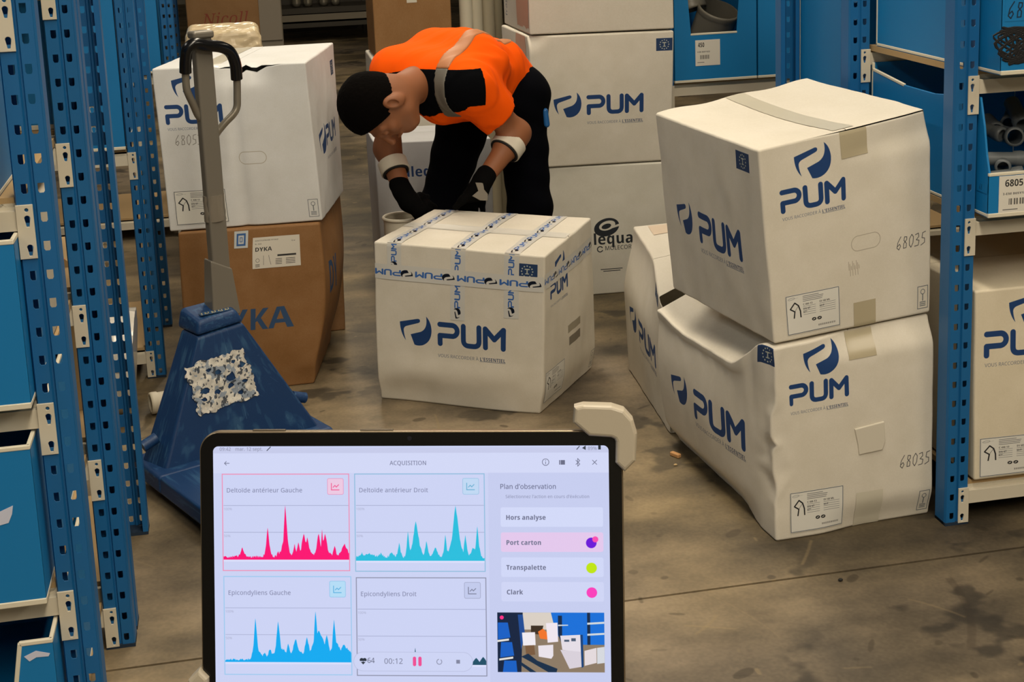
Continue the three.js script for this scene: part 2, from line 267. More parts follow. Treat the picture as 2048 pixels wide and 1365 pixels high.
function connectorGeo(side) {   // cream hook plate: round hole and two teardrops; side = +1 when the beam leaves to +x
  const s = new THREE.Shape(), w = 0.027, h = 0.092; s.moveTo(0, 0); s.lineTo(w, 0); s.lineTo(w, h); s.lineTo(0, h); s.closePath();
  const x = side > 0 ? 0.010 : w - 0.010; const c = new THREE.Path(); c.absellipse(x, 0.0835, 0.0038, 0.0038, 0, Math.PI * 2, true); s.holes.push(c);
  for (const y of [0.064, 0.014]) { const t = new THREE.Path(); t.absarc(x, y + 0.005, 0.0055, 0, Math.PI, false); t.lineTo(x - 0.0028, y - 0.010); t.lineTo(x + 0.0028, y - 0.010); t.closePath(); s.holes.push(t); }
  return new THREE.ExtrudeGeometry(s, { depth: 0.003, bevelEnabled: true, bevelThickness: 0.0005, bevelSize: 0.0005, bevelSegments: 1 }).translate(side > 0 ? -0.006 - 0.0 : -w + 0.006, 0.003, 0);
}
const upGeo = uprightGeo(), connR = connectorGeo(1), connL = connectorGeo(-1);
const bootMat = std('#14283c', 0.7);
// a bay runs along x from x0 to x1, its front posts stand at zf facing `face` (+1 towards +z), the rear posts face the same way
function rack(label, x0, x1, zf, zr, face, levels, o = {}) {
  const g = thing('storage_rack', label, 'rack', [(x0 + x1) / 2, 0, (zf + zr) / 2]); const L = x1 - x0, cx = (x0 + x1) / 2, cz = (zf + zr) / 2;
  for (const x of o.posts ?? [x0, x1]) for (const z of o.rows ?? [zf, zr]) {
    const u = part(g, 'upright', upGeo, POST); u.position.set(x - cx, 0, z - cz); if (face < 0) u.rotation.y = Math.PI;
    part(u, 'foot_plate', box(0.063, 0.008, 0.056, 0, 0.004, -0.024), bootMat);
  }
  for (const k of levels) {
    const y = LEVEL(k);
    for (const z of o.rows ?? [zf, zr]) {
      const b = part(g, 'beam', merge([box(L - 0.061, 0.034, 0.028, 0, -0.021, -0.012 * face), box(L - 0.061, 0.012, 0.012, 0, 0.001, -0.02 * face)]), CREAM); b.position.set(0, y, z - cz);
      for (const s of [-1, 1]) { const cg = part(b, 'beam_connector', s < 0 ? connR : connL, CREAM); cg.position.set(s * (L / 2 - 0.0095), -0.089, 0.0025 * face + (face < 0 ? -0.003 : 0)); }
    }
    if (!o.noBoard?.includes(k)) part(g, 'shelf_board', box(L - 0.068, 0.016, Math.abs(zr - zf) - 0.004, 0, y + 0.009, -face * 0.012), CHIP);
  }
  return g;
}
const XL = -0.347, XR = 1.7065;
rack('blue perforated rack beside the tablet, with grey shelf beams and blue bins', XL - 1.36, XL, -2.458, -3.061, 1, [0, 1, 2, 3, 4]);
rack('dark blue rack between the first and third rack rows, seen from its open side', XL - 1.36, XL, -3.688, -3.185, -1, [0, 1, 2, 3, 4]);
rack('blue perforated rack behind the pallet truck, row in front of the wrapped package', XL - 1.36, XL, -4.903, -5.5, 1, [0, 2, 4]);
rack('far blue rack beside the carton stack with red script lettering', XL - 1.32, XL + 0.045, -7.0, -7.6, 1, [0, 2, 4]);
rack('blue perforated rack whose front post touches the two stacked cartons', XR, XR + 1.36, -3.124, -3.72, 1, [0, 2, 3, 4]);
rack('blue rack behind the stacked cartons, seen from its open side', XR + 0.03, XR + 1.39, -4.35, -3.845, -1, [0, 2, 4]);
rack('far blue rack holding the bin of large grey pipes', XR + 0.01, XR + 1.37, -5.57, -6.17, 1, [0, 2, 4]);

// ───────────────────────── corrugated plastic bins ─────────────────────────
// origin at the bottom front centre, front towards +z. profile: side wall outline as [back distance, height] pairs; frontH: front wall height; cut: window polygon in the front wall
function bin(label, x0, x1, y, zFront, depth, h, o = {}) {
  const w = x1 - x0, g = thing(o.name ?? 'shelf_bin', label, 'bin', [(x0 + x1) / 2, y, zFront], o.group), t = 0.004, fh = o.frontH ?? h, mat = o.mat ?? BIN;
  const ext = (pts, holes) => { const s = new THREE.Shape(pts.map((p) => new THREE.Vector2(...p))); for (const hh of holes ?? []) s.holes.push(new THREE.Path(hh.map((p) => new THREE.Vector2(...p)))); return new THREE.ExtrudeGeometry(s, { depth: t, bevelEnabled: true, bevelThickness: 0.0008, bevelSize: 0.0008, bevelSegments: 1 }); };
  const front = o.front ?? [[-w / 2, 0], [w / 2, 0], [w / 2, fh], [-w / 2, fh]];
  part(g, 'front_panel', ext(front).translate(0, 0, -t), mat);
  const prof = o.profile ?? [[0, 0], [depth, 0], [depth, h], [0, h]];
  for (const s of [-1, 1]) part(g, 'side_panel', ext(prof).rotateY(Math.PI / 2).translate(s * (w / 2 - t / 2) - t / 2, 0, -0.001), mat);
  part(g, 'back_panel', ext([[-w / 2, 0], [w / 2, 0], [w / 2, h], [-w / 2, h]]).translate(0, 0, -depth), mat);
  part(g, 'base_panel', box(w - 0.002, 0.004, depth - 0.002, 0, 0.003, -depth / 2), mat);
  // pale cut edges of the sheet: along the bottom of the front and along the free top edges
  const edge = []; const seg = (a, b, th = 0.008, dz = 0) => { const d = Math.hypot(b[0] - a[0], b[1] - a[1]); edge.push(rbox(d + 0.003, th, 0.008, 0.0018).rotateZ(Math.atan2(b[1] - a[1], b[0] - a[0])).translate((a[0] + b[0]) / 2, (a[1] + b[1]) / 2, -t / 2 + dz)); };
  seg([-w / 2, 0.005], [w / 2, 0.005], 0.0105, 0.001); part(g, 'bottom_edging', edge.pop(), BIN_EDGE);
  for (const [a, b] of o.edges ?? [[[-w / 2, fh], [w / 2, fh]]]) seg(a, b);
  part(g, 'front_edging', merge(edge), BIN_EDGE);
  for (const s of [-1, 1]) {
    const sp = o.sideEdges ?? [[[0, h], [depth, h]]];
    for (const [a, b] of [...sp, [[0, 0.005], [depth, 0.005]], [[depth - 0.004, 0], [depth - 0.004, h]]]) { const se = [], d0 = 0; const d = Math.hypot(b[0] - a[0], b[1] - a[1]); se.push(rbox(d + 0.002, 0.008, 0.0072, 0.0018).rotateZ(Math.atan2(b[1] - a[1], b[0] - a[0])).translate((a[0] + b[0]) / 2, (a[1] + b[1]) / 2, 0).rotateY(Math.PI / 2).translate(s * (w / 2 - t / 2), 0, 0)); part(g, 'side_edging', se[0], BIN_EDGE); }
  }
  return g;
}
// left rack, rightmost bin of every level
const bxl = XL - 0.033, bl = (k) => LEVEL(k) + 0.018;
bin('blue bin on the highest shelf of the rack beside the tablet', bxl - 0.42, bxl, bl(4), -2.41, 0.6, 0.3);
bin('blue bin with torn pale edge, one shelf below the highest, beside the tablet', bxl - 0.42, bxl - 0.026, bl(3), -2.40, 0.36, 0.28);
bin('blue bin on the middle shelf of the rack beside the tablet', bxl - 0.42, bxl, bl(2), -2.405, 0.31, 0.288);
bin('blue bin with white torn sticker, one shelf above the lowest, beside the tablet', bxl - 0.43, bxl - 0.008, bl(1), -2.395, 0.62, 0.285);
bin('blue bin with a cut-away front on the lowest shelf of the rack beside the tablet', bxl - 0.42, bxl - 0.004, bl(0), -2.385, 0.63, 0.285, { front: [[-0.208, 0], [0.208, 0], [0.208, 0.285], [0.155, 0.285], [0.14, 0.2], [0.05, 0.15], [-0.208, 0.15]], edges: [[[0.155, 0.285], [0.208, 0.285]], [[0.155, 0.285], [0.14, 0.2]], [[0.14, 0.2], [0.05, 0.15]], [[-0.208, 0.15], [0.05, 0.15]]] });
// scuffs where a label was torn off
function scuff(binObj, pts, z) { const s = new THREE.Shape(pts.map((p) => new THREE.Vector2(...p))); part(binObj, 'label_remnant', new THREE.ExtrudeGeometry(s, { depth: 0.0006, bevelEnabled: false }).translate(0, 0, z), std('#c9cde0', 0.7), 'torn remnant of a white sticker'); }
const bins = scene.children.filter((c) => c.name.startsWith('shelf_bin'));
scuff(bins[3], [[0.135, 0.17], [0.175, 0.185], [0.172, 0.17], [0.165, 0.155], [0.15, 0.152]], 0.0012);
scuff(bins[2], [[0.13, 0.205], [0.155, 0.21], [0.158, 0.198], [0.145, 0.188]], 0.0012);
scuff(bins[4], [[0.16, 0.262], [0.18, 0.27], [0.203, 0.262], [0.2, 0.257], [0.18, 0.258], [0.168, 0.252]], 0.0012);
// row behind: bin fronts between the two rows of posts
bin('tall blue bin in the rack behind the pallet truck, on its middle shelf', XL - 0.42, XL - 0.036, bl(2), -4.9, 0.5, 0.62);
bin('tall blue bin in the far rack beside the stack with red script lettering', XL - 0.40, XL + 0.0, bl(2), -6.98, 0.5, 0.6);
bin('small blue bin on an upper shelf between the first two rows of posts', XL - 0.42, XL - 0.036, bl(3), -3.19, 0.45, 0.28);
// right rack
const bxr = XR + 0.036;
bin('blue bin with black scribble on its front, above the bin of grey pipe fittings', bxr, bxr + 0.44, bl(3), -3.03, 0.66, 0.285);
bin('open fronted blue bin full of grey pipe fittings, labelled 6805', bxr, bxr + 0.44, bl(2), -3.07, 0.645, 0.3, { frontH: 0.105, profile: [[0, 0], [0.645, 0], [0.645, 0.285], [0.6, 0.272], [0.45, 0.262], [0.28, 0.262], [0.12, 0.28], [0.05, 0.285], [0.03, 0.22], [0.015, 0.15], [0, 0.105]], sideEdges: [[[0.45, 0.262], [0.645, 0.282]]] });
bin('tall smooth blue bin seen from its side behind the stacked cartons', bxr + 0.03, bxr + 0.5, bl(2), -3.85, 0.46, 0.62);
bin('plain blue bin next to the bin with black scribble', bxr + 0.45, bxr + 0.88, bl(3), -3.03, 0.66, 0.285);
bin('open fronted blue bin next to the bin labelled 6805', bxr + 0.45, bxr + 0.88, bl(2), -3.07, 0.645, 0.3, { frontH: 0.105, profile: [[0, 0], [0.645, 0], [0.645, 0.285], [0.45, 0.262], [0.28, 0.262], [0.05, 0.285], [0.03, 0.22], [0.015, 0.15], [0, 0.105]], sideEdges: [[[0.45, 0.262], [0.645, 0.282]]] });
const far1 = bin('blue bin with a window cut in front showing large grey pipes, labelled 450', bxr + 0.004, bxr + 0.352, bl(2), -5.55, 0.55, 0.5, { front: [[-0.174, 0], [0.174, 0], [0.174, 0.5], [0.115, 0.5], [0.09, 0.195], [-0.105, 0.195], [-0.13, 0.5], [-0.174, 0.5]], edges: [[[-0.105, 0.195], [0.09, 0.195]]] });
bin('plain blue bin next to the bin labelled 450', bxr + 0.36, bxr + 0.75, bl(2), -5.55, 0.55, 0.5);
bin('blue bin on the shelf below the bin labelled 450', bxr + 0.1, bxr + 0.5, bl(0), -5.6, 0.5, 0.3);

// ───────────────────────── cartons in the aisle ─────────────────────────
const P = (x, y, z) => v3(x, y, z);
const WHITE = '#d6cfc0', KRAFT = '#8a6238';
const printTape = (n, flip, vert) => {   // clear tape printed with the mark and letters in blue, tape runs along x
  const [c, g] = canvasOf(180 * n, 100); g.fillStyle = '#cfcdc6'; g.fillRect(0, 0, 180 * n, 100);
  for (let i = 0; i < n; i++) { g.save(); g.translate(i * 180 + 90, 50); if (flip) g.rotate(Math.PI); letters(g, -28, -22, 40, '#3c69b0'); symbol(g, -82, -26, 48, '#0c1424'); g.restore(); }
  const t = tex(c); if (vert) { t.center.set(0.5, 0.5); t.rotation = Math.PI / 2; } return std('#ffffff', 0.3, { map: t });
};
// the taped carton the worker leans over
{
  const b = [onY(755, 802, 0), onY(1086, 832, 0), onY(1192, 737, 0)]; b.push(b[0].clone().add(b[2]).sub(b[1]));
  const C = carton({
    label: 'white carton wrapped in printed tape, on the floor in front of the bending worker', c: [...b, onY(747, 483, 0.53), onY(1090, 513, 0.517), onY(1183, 436, 0.527), onY(867, 418, 0.531)], color: WHITE, r: 0.007, bulge: 0.008, top: 0.003, gap: 0.004, crumple: 0.003,
    faces: { front: longFace({ ex: 0.845, ey: 0.055 }), right: (g, w, h) => { endFace({ handle: false, s: 0.86, sy: 0.05, ly: 0.2, ty: 0.33 })(g, w, h); g.save(); g.fillStyle = '#9a927f'; g.fillRect(w * 0.42, h * 0.55, w * 0.24, h * 0.05); g.fillStyle = '#7d7668'; g.fillRect(w * 0.44, h * 0.63, w * 0.22, h * 0.055); g.restore(); } },
    warp: (p, a, bb, c, ex, ey, ez) => {   // the lower edge is pushed in and folded, the sealed flaps dip at the seam
      const k = sstep(0.17 + 0.05 * Math.sin(a * 6.3), 0.0, bb); p.addScaledVector(ez, k * 0.022 * (1 - sstep(0, 0.3, c)) * (0.6 + 0.4 * Math.sin(a * 5 + 1)));
      if (c < 0.4) p.addScaledVector(ez, -0.006 * sstep(0.1, 0.2, bb) * sstep(0.34, 0.22, bb) * sstep(0, 0.2, a) * sstep(1, 0.8, a));
      p.addScaledVector(ex, -k * 0.014 * sstep(0.7, 1, a));
      if (bb > 0.9) p.y -= 0.005 * Math.exp(-(((c - 0.47) / 0.07) ** 2)) * Math.sin(Math.PI * a);
    },
  });
  const lng = printTape(6, true), vert = printTape(4, false, true), top = printTape(4, false, true);
  C.stick('front', 0.004, 0.996, 0.775, 0.868, 'printed_tape', printTape(4, true), null, 0.0016, 24);
  for (const [u, v0] of [[0.125, 0.83], [0.505, 0.56], [0.815, 0.60]]) C.stick('front', u - 0.043, u + 0.043, v0, 0.997, 'printed_tape', u === 0.125 ? printTape(1, false, true) : printTape(2, false, true), null, 0.0009, 14);
  for (const u of [0.125, 0.505, 0.815]) C.stick('top', u - 0.043, u + 0.043, 0.004, 0.996, 'printed_tape', vert, null, 0.0018, 22);
  C.stick('top', 0.01, 0.99, 0.44, 0.56, 'printed_tape', whiteTape, 'wide strip of tape over the flap seam', 0.0012, 24);
  C.stick('right', 0.004, 0.996, 0.79, 0.885, 'printed_tape', printTape(4, true), null, 0.0014, 18);
  C.stick('right', 0.03, 0.36, 0.06, 0.26, 'goods_label', LABEL, 'white label with an elbow pipe drawing');
}
// pair of cartons at the right rack
{
  const lo = carton({
    label: 'crushed white carton on the floor against the rack post, under another carton', c: [P(1.236, 0, -3.154), P(1.672, 0, -3.18), P(1.63, 0, -3.86), P(1.178, 0, -3.85), P(1.222, 0.505, -3.158), P(1.672, 0.533, -3.19), P(1.635, 0.525, -3.86), P(1.152, 0.475, -3.85)], color: WHITE, r: 0.007, bulge: 0.004, top: -0.004, crumple: 0.0022, n: 44, seam: 'c',
    faces: { front: endFace({ num: '68035', ny: 0.66, s: 0.97, sy: 0.015, ly: 0.2, ty: 0.335, handle: false }), left: longFace({ ex: 0.90, ey: 0.0 }) },
    warp: (p, a, b, c, ex, ey, ez) => {
      const e = clamp((0.36 - a) / 0.34, 0, 1) * sstep(0.72, 1, b) * sstep(0.06, 0.3, c) * (0.75 + 0.25 * sstep(1, 0.7, c)); p.y -= 0.085 * e; p.addScaledVector(ex, -0.012 * e);   // top left edge rolled down
      p.addScaledVector(ex, -0.022 * sstep(0.25, 0.0, a) * Math.sin(Math.PI * clamp(b * 1.1, 0, 1)) * sstep(0.12, 0.55, c));
      const cr = sstep(0.16, 0, a) * sstep(0.16, 0, c), w = Math.abs(noise2(b * 11 + 3, a * 9 + c * 9) - 0.5) * 2; p.addScaledVector(ez, 0.008 * cr * w * sstep(0.1, 0.35, b)); p.addScaledVector(ex, 0.012 * cr * (1 - w) * sstep(0.1, 0.35, b));   // dented near edge
      p.addScaledVector(ex, 0.007 * sstep(0.045, 0, Math.abs(c - 0.14 - 0.02 * b)) * sstep(0.2, 0, a) * sstep(0.45, 0.95, b));   // crease
      p.addScaledVector(ez, 0.02 * sstep(0.16, 0, b) * sstep(0.1, 0.0, c) * sstep(0.25, 0.6, a)); p.addScaledVector(ez, 0.028 * sstep(0.86, 1, b) * sstep(0.1, 0, c) * sstep(0.2, 0.5, a));   // edges pushed back
      if (b < 0.25) p.addScaledVector(ex, 0.03 * sstep(0.16, 0, b) * sstep(0.1, 0, a) * sstep(0.1, 0.4, c));
    },
  });
  lo.stick('front', 0.09, 0.42, 0.035, 0.245, 'goods_label', LABEL, 'white label with an elbow pipe drawing', 0.0022);
  lo.stick('front', 0.50, 0.67, 0.0, 0.19, 'clear_tape', clearTape); lo.stick('front', 0.47, 0.64, 0.87, 0.998, 'clear_tape', brownTape, 'wrinkled brownish tape');
  // punched hand hole with its flap pushed in
  const hs = new THREE.Shape(); hs.moveTo(-0.038, 0.03); hs.lineTo(0.04, 0.036); hs.lineTo(0.042, -0.012); hs.lineTo(0.034, -0.034); hs.lineTo(-0.028, -0.036); hs.lineTo(-0.03, -0.012); hs.closePath();
  const hm = part(lo.g, 'hand_hole_flap', new THREE.ExtrudeGeometry(hs, { depth: 0.004, bevelEnabled: true, bevelThickness: 0.002, bevelSize: 0.002, bevelSegments: 2 }), std('#cfc8b8', 0.75)); { const q = lo.surf('front', 0.585, 0.46), q2 = lo.surf('front', 0.6, 0.46), q3 = lo.surf('front', 0.585, 0.5), X = q2.sub(q).normalize(), Y = q3.sub(q).normalize(), Zn = X.clone().cross(Y).normalize(); hm.position.copy(q).addScaledVector(Zn, -0.002); hm.quaternion.setFromRotationMatrix(new THREE.Matrix4().makeBasis(X, Zn.clone().cross(X), Zn)); }

  const up = carton({
    label: 'white carton stacked on the crushed carton, marked 68035 by hand', c: [P(1.240, 0.512, -3.172), P(1.672, 0.538, -3.215), P(1.63, 0.53, -3.86), P(1.148, 0.515, -3.70), P(1.195, 1.0, -3.162), onY(1863, 218, 1.054), P(1.612, 1.055, -3.86), P(1.122, 1.004, -3.755)], color: WHITE, r: 0.007, bulge: 0.006, top: -0.012, crumple: 0.0025, n: 28, seam: 'c', gap: 0.002,
    faces: { front: endFace({ num: '68035', ny: 0.59, scuff: true }), left: longFace({ ex: 0.80, ey: 0.04 }) },
    warp: (p, a, b, c, ex, ey, ez, face) => { if (face === 'front' && b > 0.975) p.y -= 0.0035 * sstep(0.25, 0.6, a); p.addScaledVector(ez, 0.012 * sstep(0.82, 0.9, b) * sstep(0.4, 0.8, a) * sstep(0.08, 0, c)); p.addScaledVector(ex, -0.012 * sstep(0.85, 1, b) * sstep(0.85, 1, a) * sstep(0.3, 0, c)); if (b > 0.9) p.y += 0.003 * Math.sin(a * 15) * sstep(0.85, 1, c); },
  });
  up.stick('front', 0.085, 0.415, 0.03, 0.235, 'goods_label', LABEL, 'white label with an elbow pipe drawing');
  up.stick('front', 0.46, 0.62, 0.86, 0.998, 'clear_tape', brownTape, 'brownish tape end folded over the edge'); up.stick('front', 0.50, 0.64, 0.0, 0.13, 'clear_tape', brownTape);
  up.stick('top', 0.44, 0.56, 0.02, 0.98, 'clear_tape', clearTape, 'strip of clear tape along the flap seam', 0.0014, 22);
}
// carton behind the pair, split at its near top corner
{
  const t = carton({
    label: 'torn white carton on the floor behind the crushed carton, its corner split open', c: [P(1.195, 0, -3.905), P(1.66, 0, -3.92), P(1.66, 0, -4.5), P(1.232, 0, -4.49), P(1.175, 0.43, -3.90), P(1.64, 0.50, -3.92), P(1.655, 0.5, -4.52), P(1.213, 0.5, -4.49)], color: WHITE, r: 0.008, bulge: 0.003, top: 0.002, crumple: 0.003, skip: ['front'], topRange: [0.1, 1], n: 26,
    faces: { left: (g, w, h) => { longFace({ eu: false })(g, w, h); euStamp(g, w * 0.72, h * 0.02, w * 0.14, h * 0.09); } },
    warp: (p, a, b, c, ex, ey) => { const e = sstep(0.55, 1, b) * sstep(0.35, 0, a); p.addScaledVector(ex, 0.045 * e * sstep(0.0, 0.6, c)); p.y -= 0.03 * e * sstep(0.5, 0, c); p.y += 0.01 * Math.sin(a * 11 + c * 3) * sstep(0.9, 1, b) * sstep(0.35, 0.1, c); },
  });
  t.stick('top', 0.15, 0.95, 0.82, 0.97, 'clear_tape', std('#d6c3ac', 0.35), 'faded pinkish tape strip'); t.stick('top', 0.35, 0.95, 0.5, 0.6, 'clear_tape', clearTape);
}
// left: white carton on the brown ones
{
  const dw = (g, w, h) => { g.save(); g.fillStyle = '#2a4a72'; g.font = 'bold 118px sans-serif'; g.textBaseline = 'alphabetic'; g.save(); g.translate(w * 0.17, h * 0.615); g.scale(0.93, 0.86); g.fillText('DYKA', 0, 0); g.restore(); g.restore(); };
  const br = carton({
    label: 'brown carton under the white carton, printed in dark blue, behind the pallet truck', c: [P(-0.235, 0, -4.69), P(0.165, 0, -4.655), P(0.25, 0, -5.1), P(-0.15, 0, -5.12), P(-0.228, 0.558, -4.69), P(0.232, 0.558, -4.665), P(0.335, 0.558, -5.1), P(-0.13, 0.558, -5.12)], color: KRAFT, mottle: 14, r: 0.008, bulge: 0.018, crumple: 0.004,
    faces: { front: dw, right: (g, w, h) => { g.fillStyle = '#2a4a72'; g.save(); g.translate(w * 0.12, h * 0.46); g.scale(0.8, 1.3); g.font = 'bold 118px sans-serif'; g.fillText('DY', 0, 0); g.restore(); } },
    warp: (p, a, b, c, ex, ey, ez) => { const k = sstep(0.14, 0.02, b) * sstep(0.6, 1, a); p.addScaledVector(ex, 0.012 * k); p.addScaledVector(ez, 0.02 * k); p.addScaledVector(ex, 0.035 * Math.sin(Math.PI * clamp(b, 0, 1)) * sstep(0.7, 1, a)); },
  });
  const [lc, lg] = canvasOf(520, 340); lg.fillStyle = '#d3cdc0'; lg.fillRect(0, 0, 520, 340); lg.fillStyle = '#2a2a2a'; lg.font = '20px sans-serif'; lg.fillText('KUNSTSTOFFROHRE FITTINGE', 26, 42); lg.fillText('Nr. 2024', 26, 78); lg.fillText('10 st', 430, 66); lg.save(); lg.scale(1.3, 1); lg.font = 'bold 60px sans-serif'; lg.fillText('DYKA', 20, 152); lg.restore(); lg.fillRect(290, 200, 190, 20); lg.strokeStyle = '#444'; lg.lineWidth = 4; lg.beginPath(); lg.arc(60, 250, 20, 0, 7); lg.moveTo(130, 200); lg.lineTo(130, 305); lg.moveTo(190, 200); lg.quadraticCurveTo(200, 260, 218, 305); lg.stroke(); for (let i = 0; i < 4; i++) { lg.fillRect(270, 245 + i * 18, 70, 6); lg.fillRect(380, 245 + i * 18, 90, 6); } for (let i = 0; i < 3; i++) lg.fillRect(34, 292 + i * 12, 50, 5);
  br.stick('front', 0.535, 0.855, 0.755, 0.94, 'goods_label', std('#fff', 0.6, { map: tex(lc) }), 'white printed label');
  const [sc, sg] = canvasOf(128, 140); sg.fillStyle = '#c3c7c6'; sg.fillRect(0, 0, 128, 140); sg.strokeStyle = '#2f5d9a'; sg.lineWidth = 16; sg.strokeRect(30, 28, 68, 86); sg.lineWidth = 6; sg.strokeRect(54, 54, 20, 34);
  br.stick('front', 0.40, 0.50, 0.885, 0.985, 'corner_sticker', std('#fff', 0.6, { map: tex(sc) }), 'small blue and white sticker');
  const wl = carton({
    label: 'white carton on top of the brown carton, behind the pallet truck handle', c: [P(-0.25, 0.562, -4.70), P(0.246, 0.562, -4.68), P(0.35, 0.562, -5.115), P(-0.14, 0.562, -5.13), onY(303, 138, 1.092), onY(610, 125, 1.092), onY(667, 85, 1.092), onY(390, 101, 1.092)], color: '#d6d6d4', r: 0.006, bulge: 0.007, top: 0.002, crumple: 0.0025, n: 28, gap: 0.001, seam: 'c',  // base colour made cooler to stand in for cool light from the left
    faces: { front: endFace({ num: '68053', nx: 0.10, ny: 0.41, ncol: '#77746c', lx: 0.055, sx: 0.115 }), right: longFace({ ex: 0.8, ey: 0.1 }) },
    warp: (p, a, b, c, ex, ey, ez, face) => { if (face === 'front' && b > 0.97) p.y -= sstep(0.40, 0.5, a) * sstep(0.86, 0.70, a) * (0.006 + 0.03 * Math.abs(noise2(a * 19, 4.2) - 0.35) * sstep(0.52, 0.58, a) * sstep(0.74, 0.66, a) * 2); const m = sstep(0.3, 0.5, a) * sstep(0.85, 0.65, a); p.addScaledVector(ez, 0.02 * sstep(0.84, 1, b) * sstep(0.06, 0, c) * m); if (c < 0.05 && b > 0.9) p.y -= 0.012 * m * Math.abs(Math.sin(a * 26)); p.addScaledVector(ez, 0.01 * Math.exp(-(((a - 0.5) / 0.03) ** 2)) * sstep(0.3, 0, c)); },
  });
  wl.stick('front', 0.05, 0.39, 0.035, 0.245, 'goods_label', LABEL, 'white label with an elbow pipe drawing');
  wl.stick('top', 0.3, 0.42, 0.02, 0.98, 'clear_tape', clearTape);
  carton({ label: 'plain brown carton on the floor behind the brown printed carton', c: [P(-0.1, 0, -5.24), P(0.332, 0, -5.24), P(0.345, 0, -5.62), P(-0.1, 0, -5.62), P(-0.1, 0.53, -5.24), P(0.345, 0.53, -5.24), P(0.36, 0.53, -5.62), P(-0.1, 0.53, -5.62)], color: '#7d5a36', mottle: 14, r: 0.006, n: 12 });
}
// stack behind the worker, right
{
  const dz = -0.5, eq = (g, w, h) => {
    g.save(); g.fillStyle = '#1c222a'; g.save(); g.translate(w * 0.525, h * 0.475); g.rotate(-0.25); g.beginPath(); g.ellipse(0, 0, 52, 36, 0, 0, 7); g.fill(); g.fillStyle = '#d3cfc2'; g.beginPath(); g.ellipse(4, -6, 34, 19, 0, 0, 7); g.fill(); g.fillRect(20, 2, 40, 9); g.fillStyle = '#1c222a'; g.beginPath(); g.ellipse(0, -4, 20, 10, 0, 0, 7); g.fill(); g.restore();
    g.font = 'bold 62px sans-serif'; g.fillText('alequa', w * 0.352, h * 0.605); g.font = '24px sans-serif'; g.fillText('MOLECOR', w * 0.505, h * 0.655); g.lineWidth = 4; g.strokeStyle = '#1c222a'; g.beginPath(); g.arc(w * 0.47, h * 0.643, 11, 0.4, 5.8); g.stroke(); g.fillRect(w * 0.47, h * 0.80, 90, 3); g.fillRect(w * 0.49, h * 0.815, 70, 3); g.restore(); };
  const s3 = carton({ label: 'white carton at the bottom of the tall stack, printed with a black ring mark', c: [P(1.118, 0, -5.40), P(1.66, 0, -5.37), P(1.66, 0, -5.88), P(1.12, 0, -5.9), P(1.108, 0.533, -5.40), P(1.655, 0.525, -5.37), P(1.66, 0.53, -5.88), P(1.11, 0.533, -5.9)], color: '#d3cfc2', r: 0.007, bulge: 0.006, faces: { front: eq } });
  s3.stick('front', 0.955, 0.98, 0.93, 0.985, 'strap_end', std('#15161a', 0.7), 'black strap end', 0.003, 2);
  const s2 = carton({ label: 'white carton in the middle of the tall stack, small blue emblem in its corner', c: [P(1.112, 0.537, -5.385), P(1.672, 0.53, -5.375), P(1.655, 0.535, -5.88), P(1.11, 0.54, -5.89), P(1.112, 1.054, -5.385), P(1.69, 1.046, -5.375), P(1.66, 1.05, -5.88), P(1.10, 1.055, -5.89)], color: WHITE, r: 0.008, bulge: 0.007, faces: { front: longFace({ ex: 0.875, ey: 0.055 }) }, warp: (p, a, b, c, ex, ey, ez) => { p.addScaledVector(ez, 0.03 * sstep(0.9, 1, b) * sstep(0.16, 0, a) * sstep(0.2, 0, c)); } });
  s2.stick('left', 0.55, 0.9, 0.75, 0.99, 'clear_tape', std('#cf9f8a', 0.4), 'pink packing tape');
  const s1 = carton({ label: 'white carton at the top of the tall stack, pink tape on its side', c: [P(1.118, 1.06, -5.39), P(1.69, 1.053, -5.375), P(1.66, 1.053, -5.88), P(1.115, 1.06, -5.89), P(1.118, 1.56, -5.39), P(1.69, 1.555, -5.375), P(1.66, 1.56, -5.88), P(1.115, 1.56, -5.89)], color: WHITE, r: 0.006, bulge: 0.005, faces: { left: (g, w, h) => { g.fillStyle = '#6a7080'; g.save(); g.translate(w * 0.14, h * 0.93); g.rotate(-Math.PI / 2); g.font = '44px sans-serif'; g.fillText('fragile', 0, 0); g.restore(); } } });
  s1.stick('left', 0.55, 0.97, 0.0, 0.99, 'clear_tape', std('#cf9f8a', 0.4), 'pink packing tape');
}
// behind the worker's legs
carton({ label: 'pale grey white carton on the floor behind the legs of the worker', c: [P(0.522, 0, -5.62), P(0.985, 0, -5.60), P(0.99, 0, -5.98), P(0.525, 0, -6.0), P(0.517, 0.642, -5.62), P(0.985, 0.632, -5.60), P(0.985, 0.63, -5.98), P(0.52, 0.64, -6.0)], color: '#c6c7c9', r: 0.006, faces: { front: (g, w, h) => { g.fillStyle = '#1f3f74'; g.font = 'bold 56px sans-serif'; g.save(); g.translate(w * 0.225, h * 0.225); g.fillText('alequa', 0, 0); g.restore(); } } });
carton({ label: 'white carton under the tall brown carton, far behind the worker', c: [P(0.592, 0, -6.3), P(1.0, 0, -6.3), P(1.0, 0, -6.7), P(0.6, 0, -6.7), P(0.592, 0.892, -6.3), P(1.0, 0.892, -6.3), P(1.0, 0.892, -6.7), P(0.6, 0.892, -6.7)], color: WHITE, r: 0.008, n: 10 });
const bt = carton({ label: 'tall plain brown carton standing behind the back of the worker', c: [P(0.612, 0.896, -6.33), P(0.958, 0.896, -6.33), P(0.958, 0.896, -6.66), P(0.612, 0.896, -6.66), P(0.612, 1.55, -6.33), P(0.958, 1.55, -6.33), P(0.958, 1.55, -6.66), P(0.612, 1.55, -6.66)], color: '#8d673c', mottle: 12, r: 0.006, n: 10 });
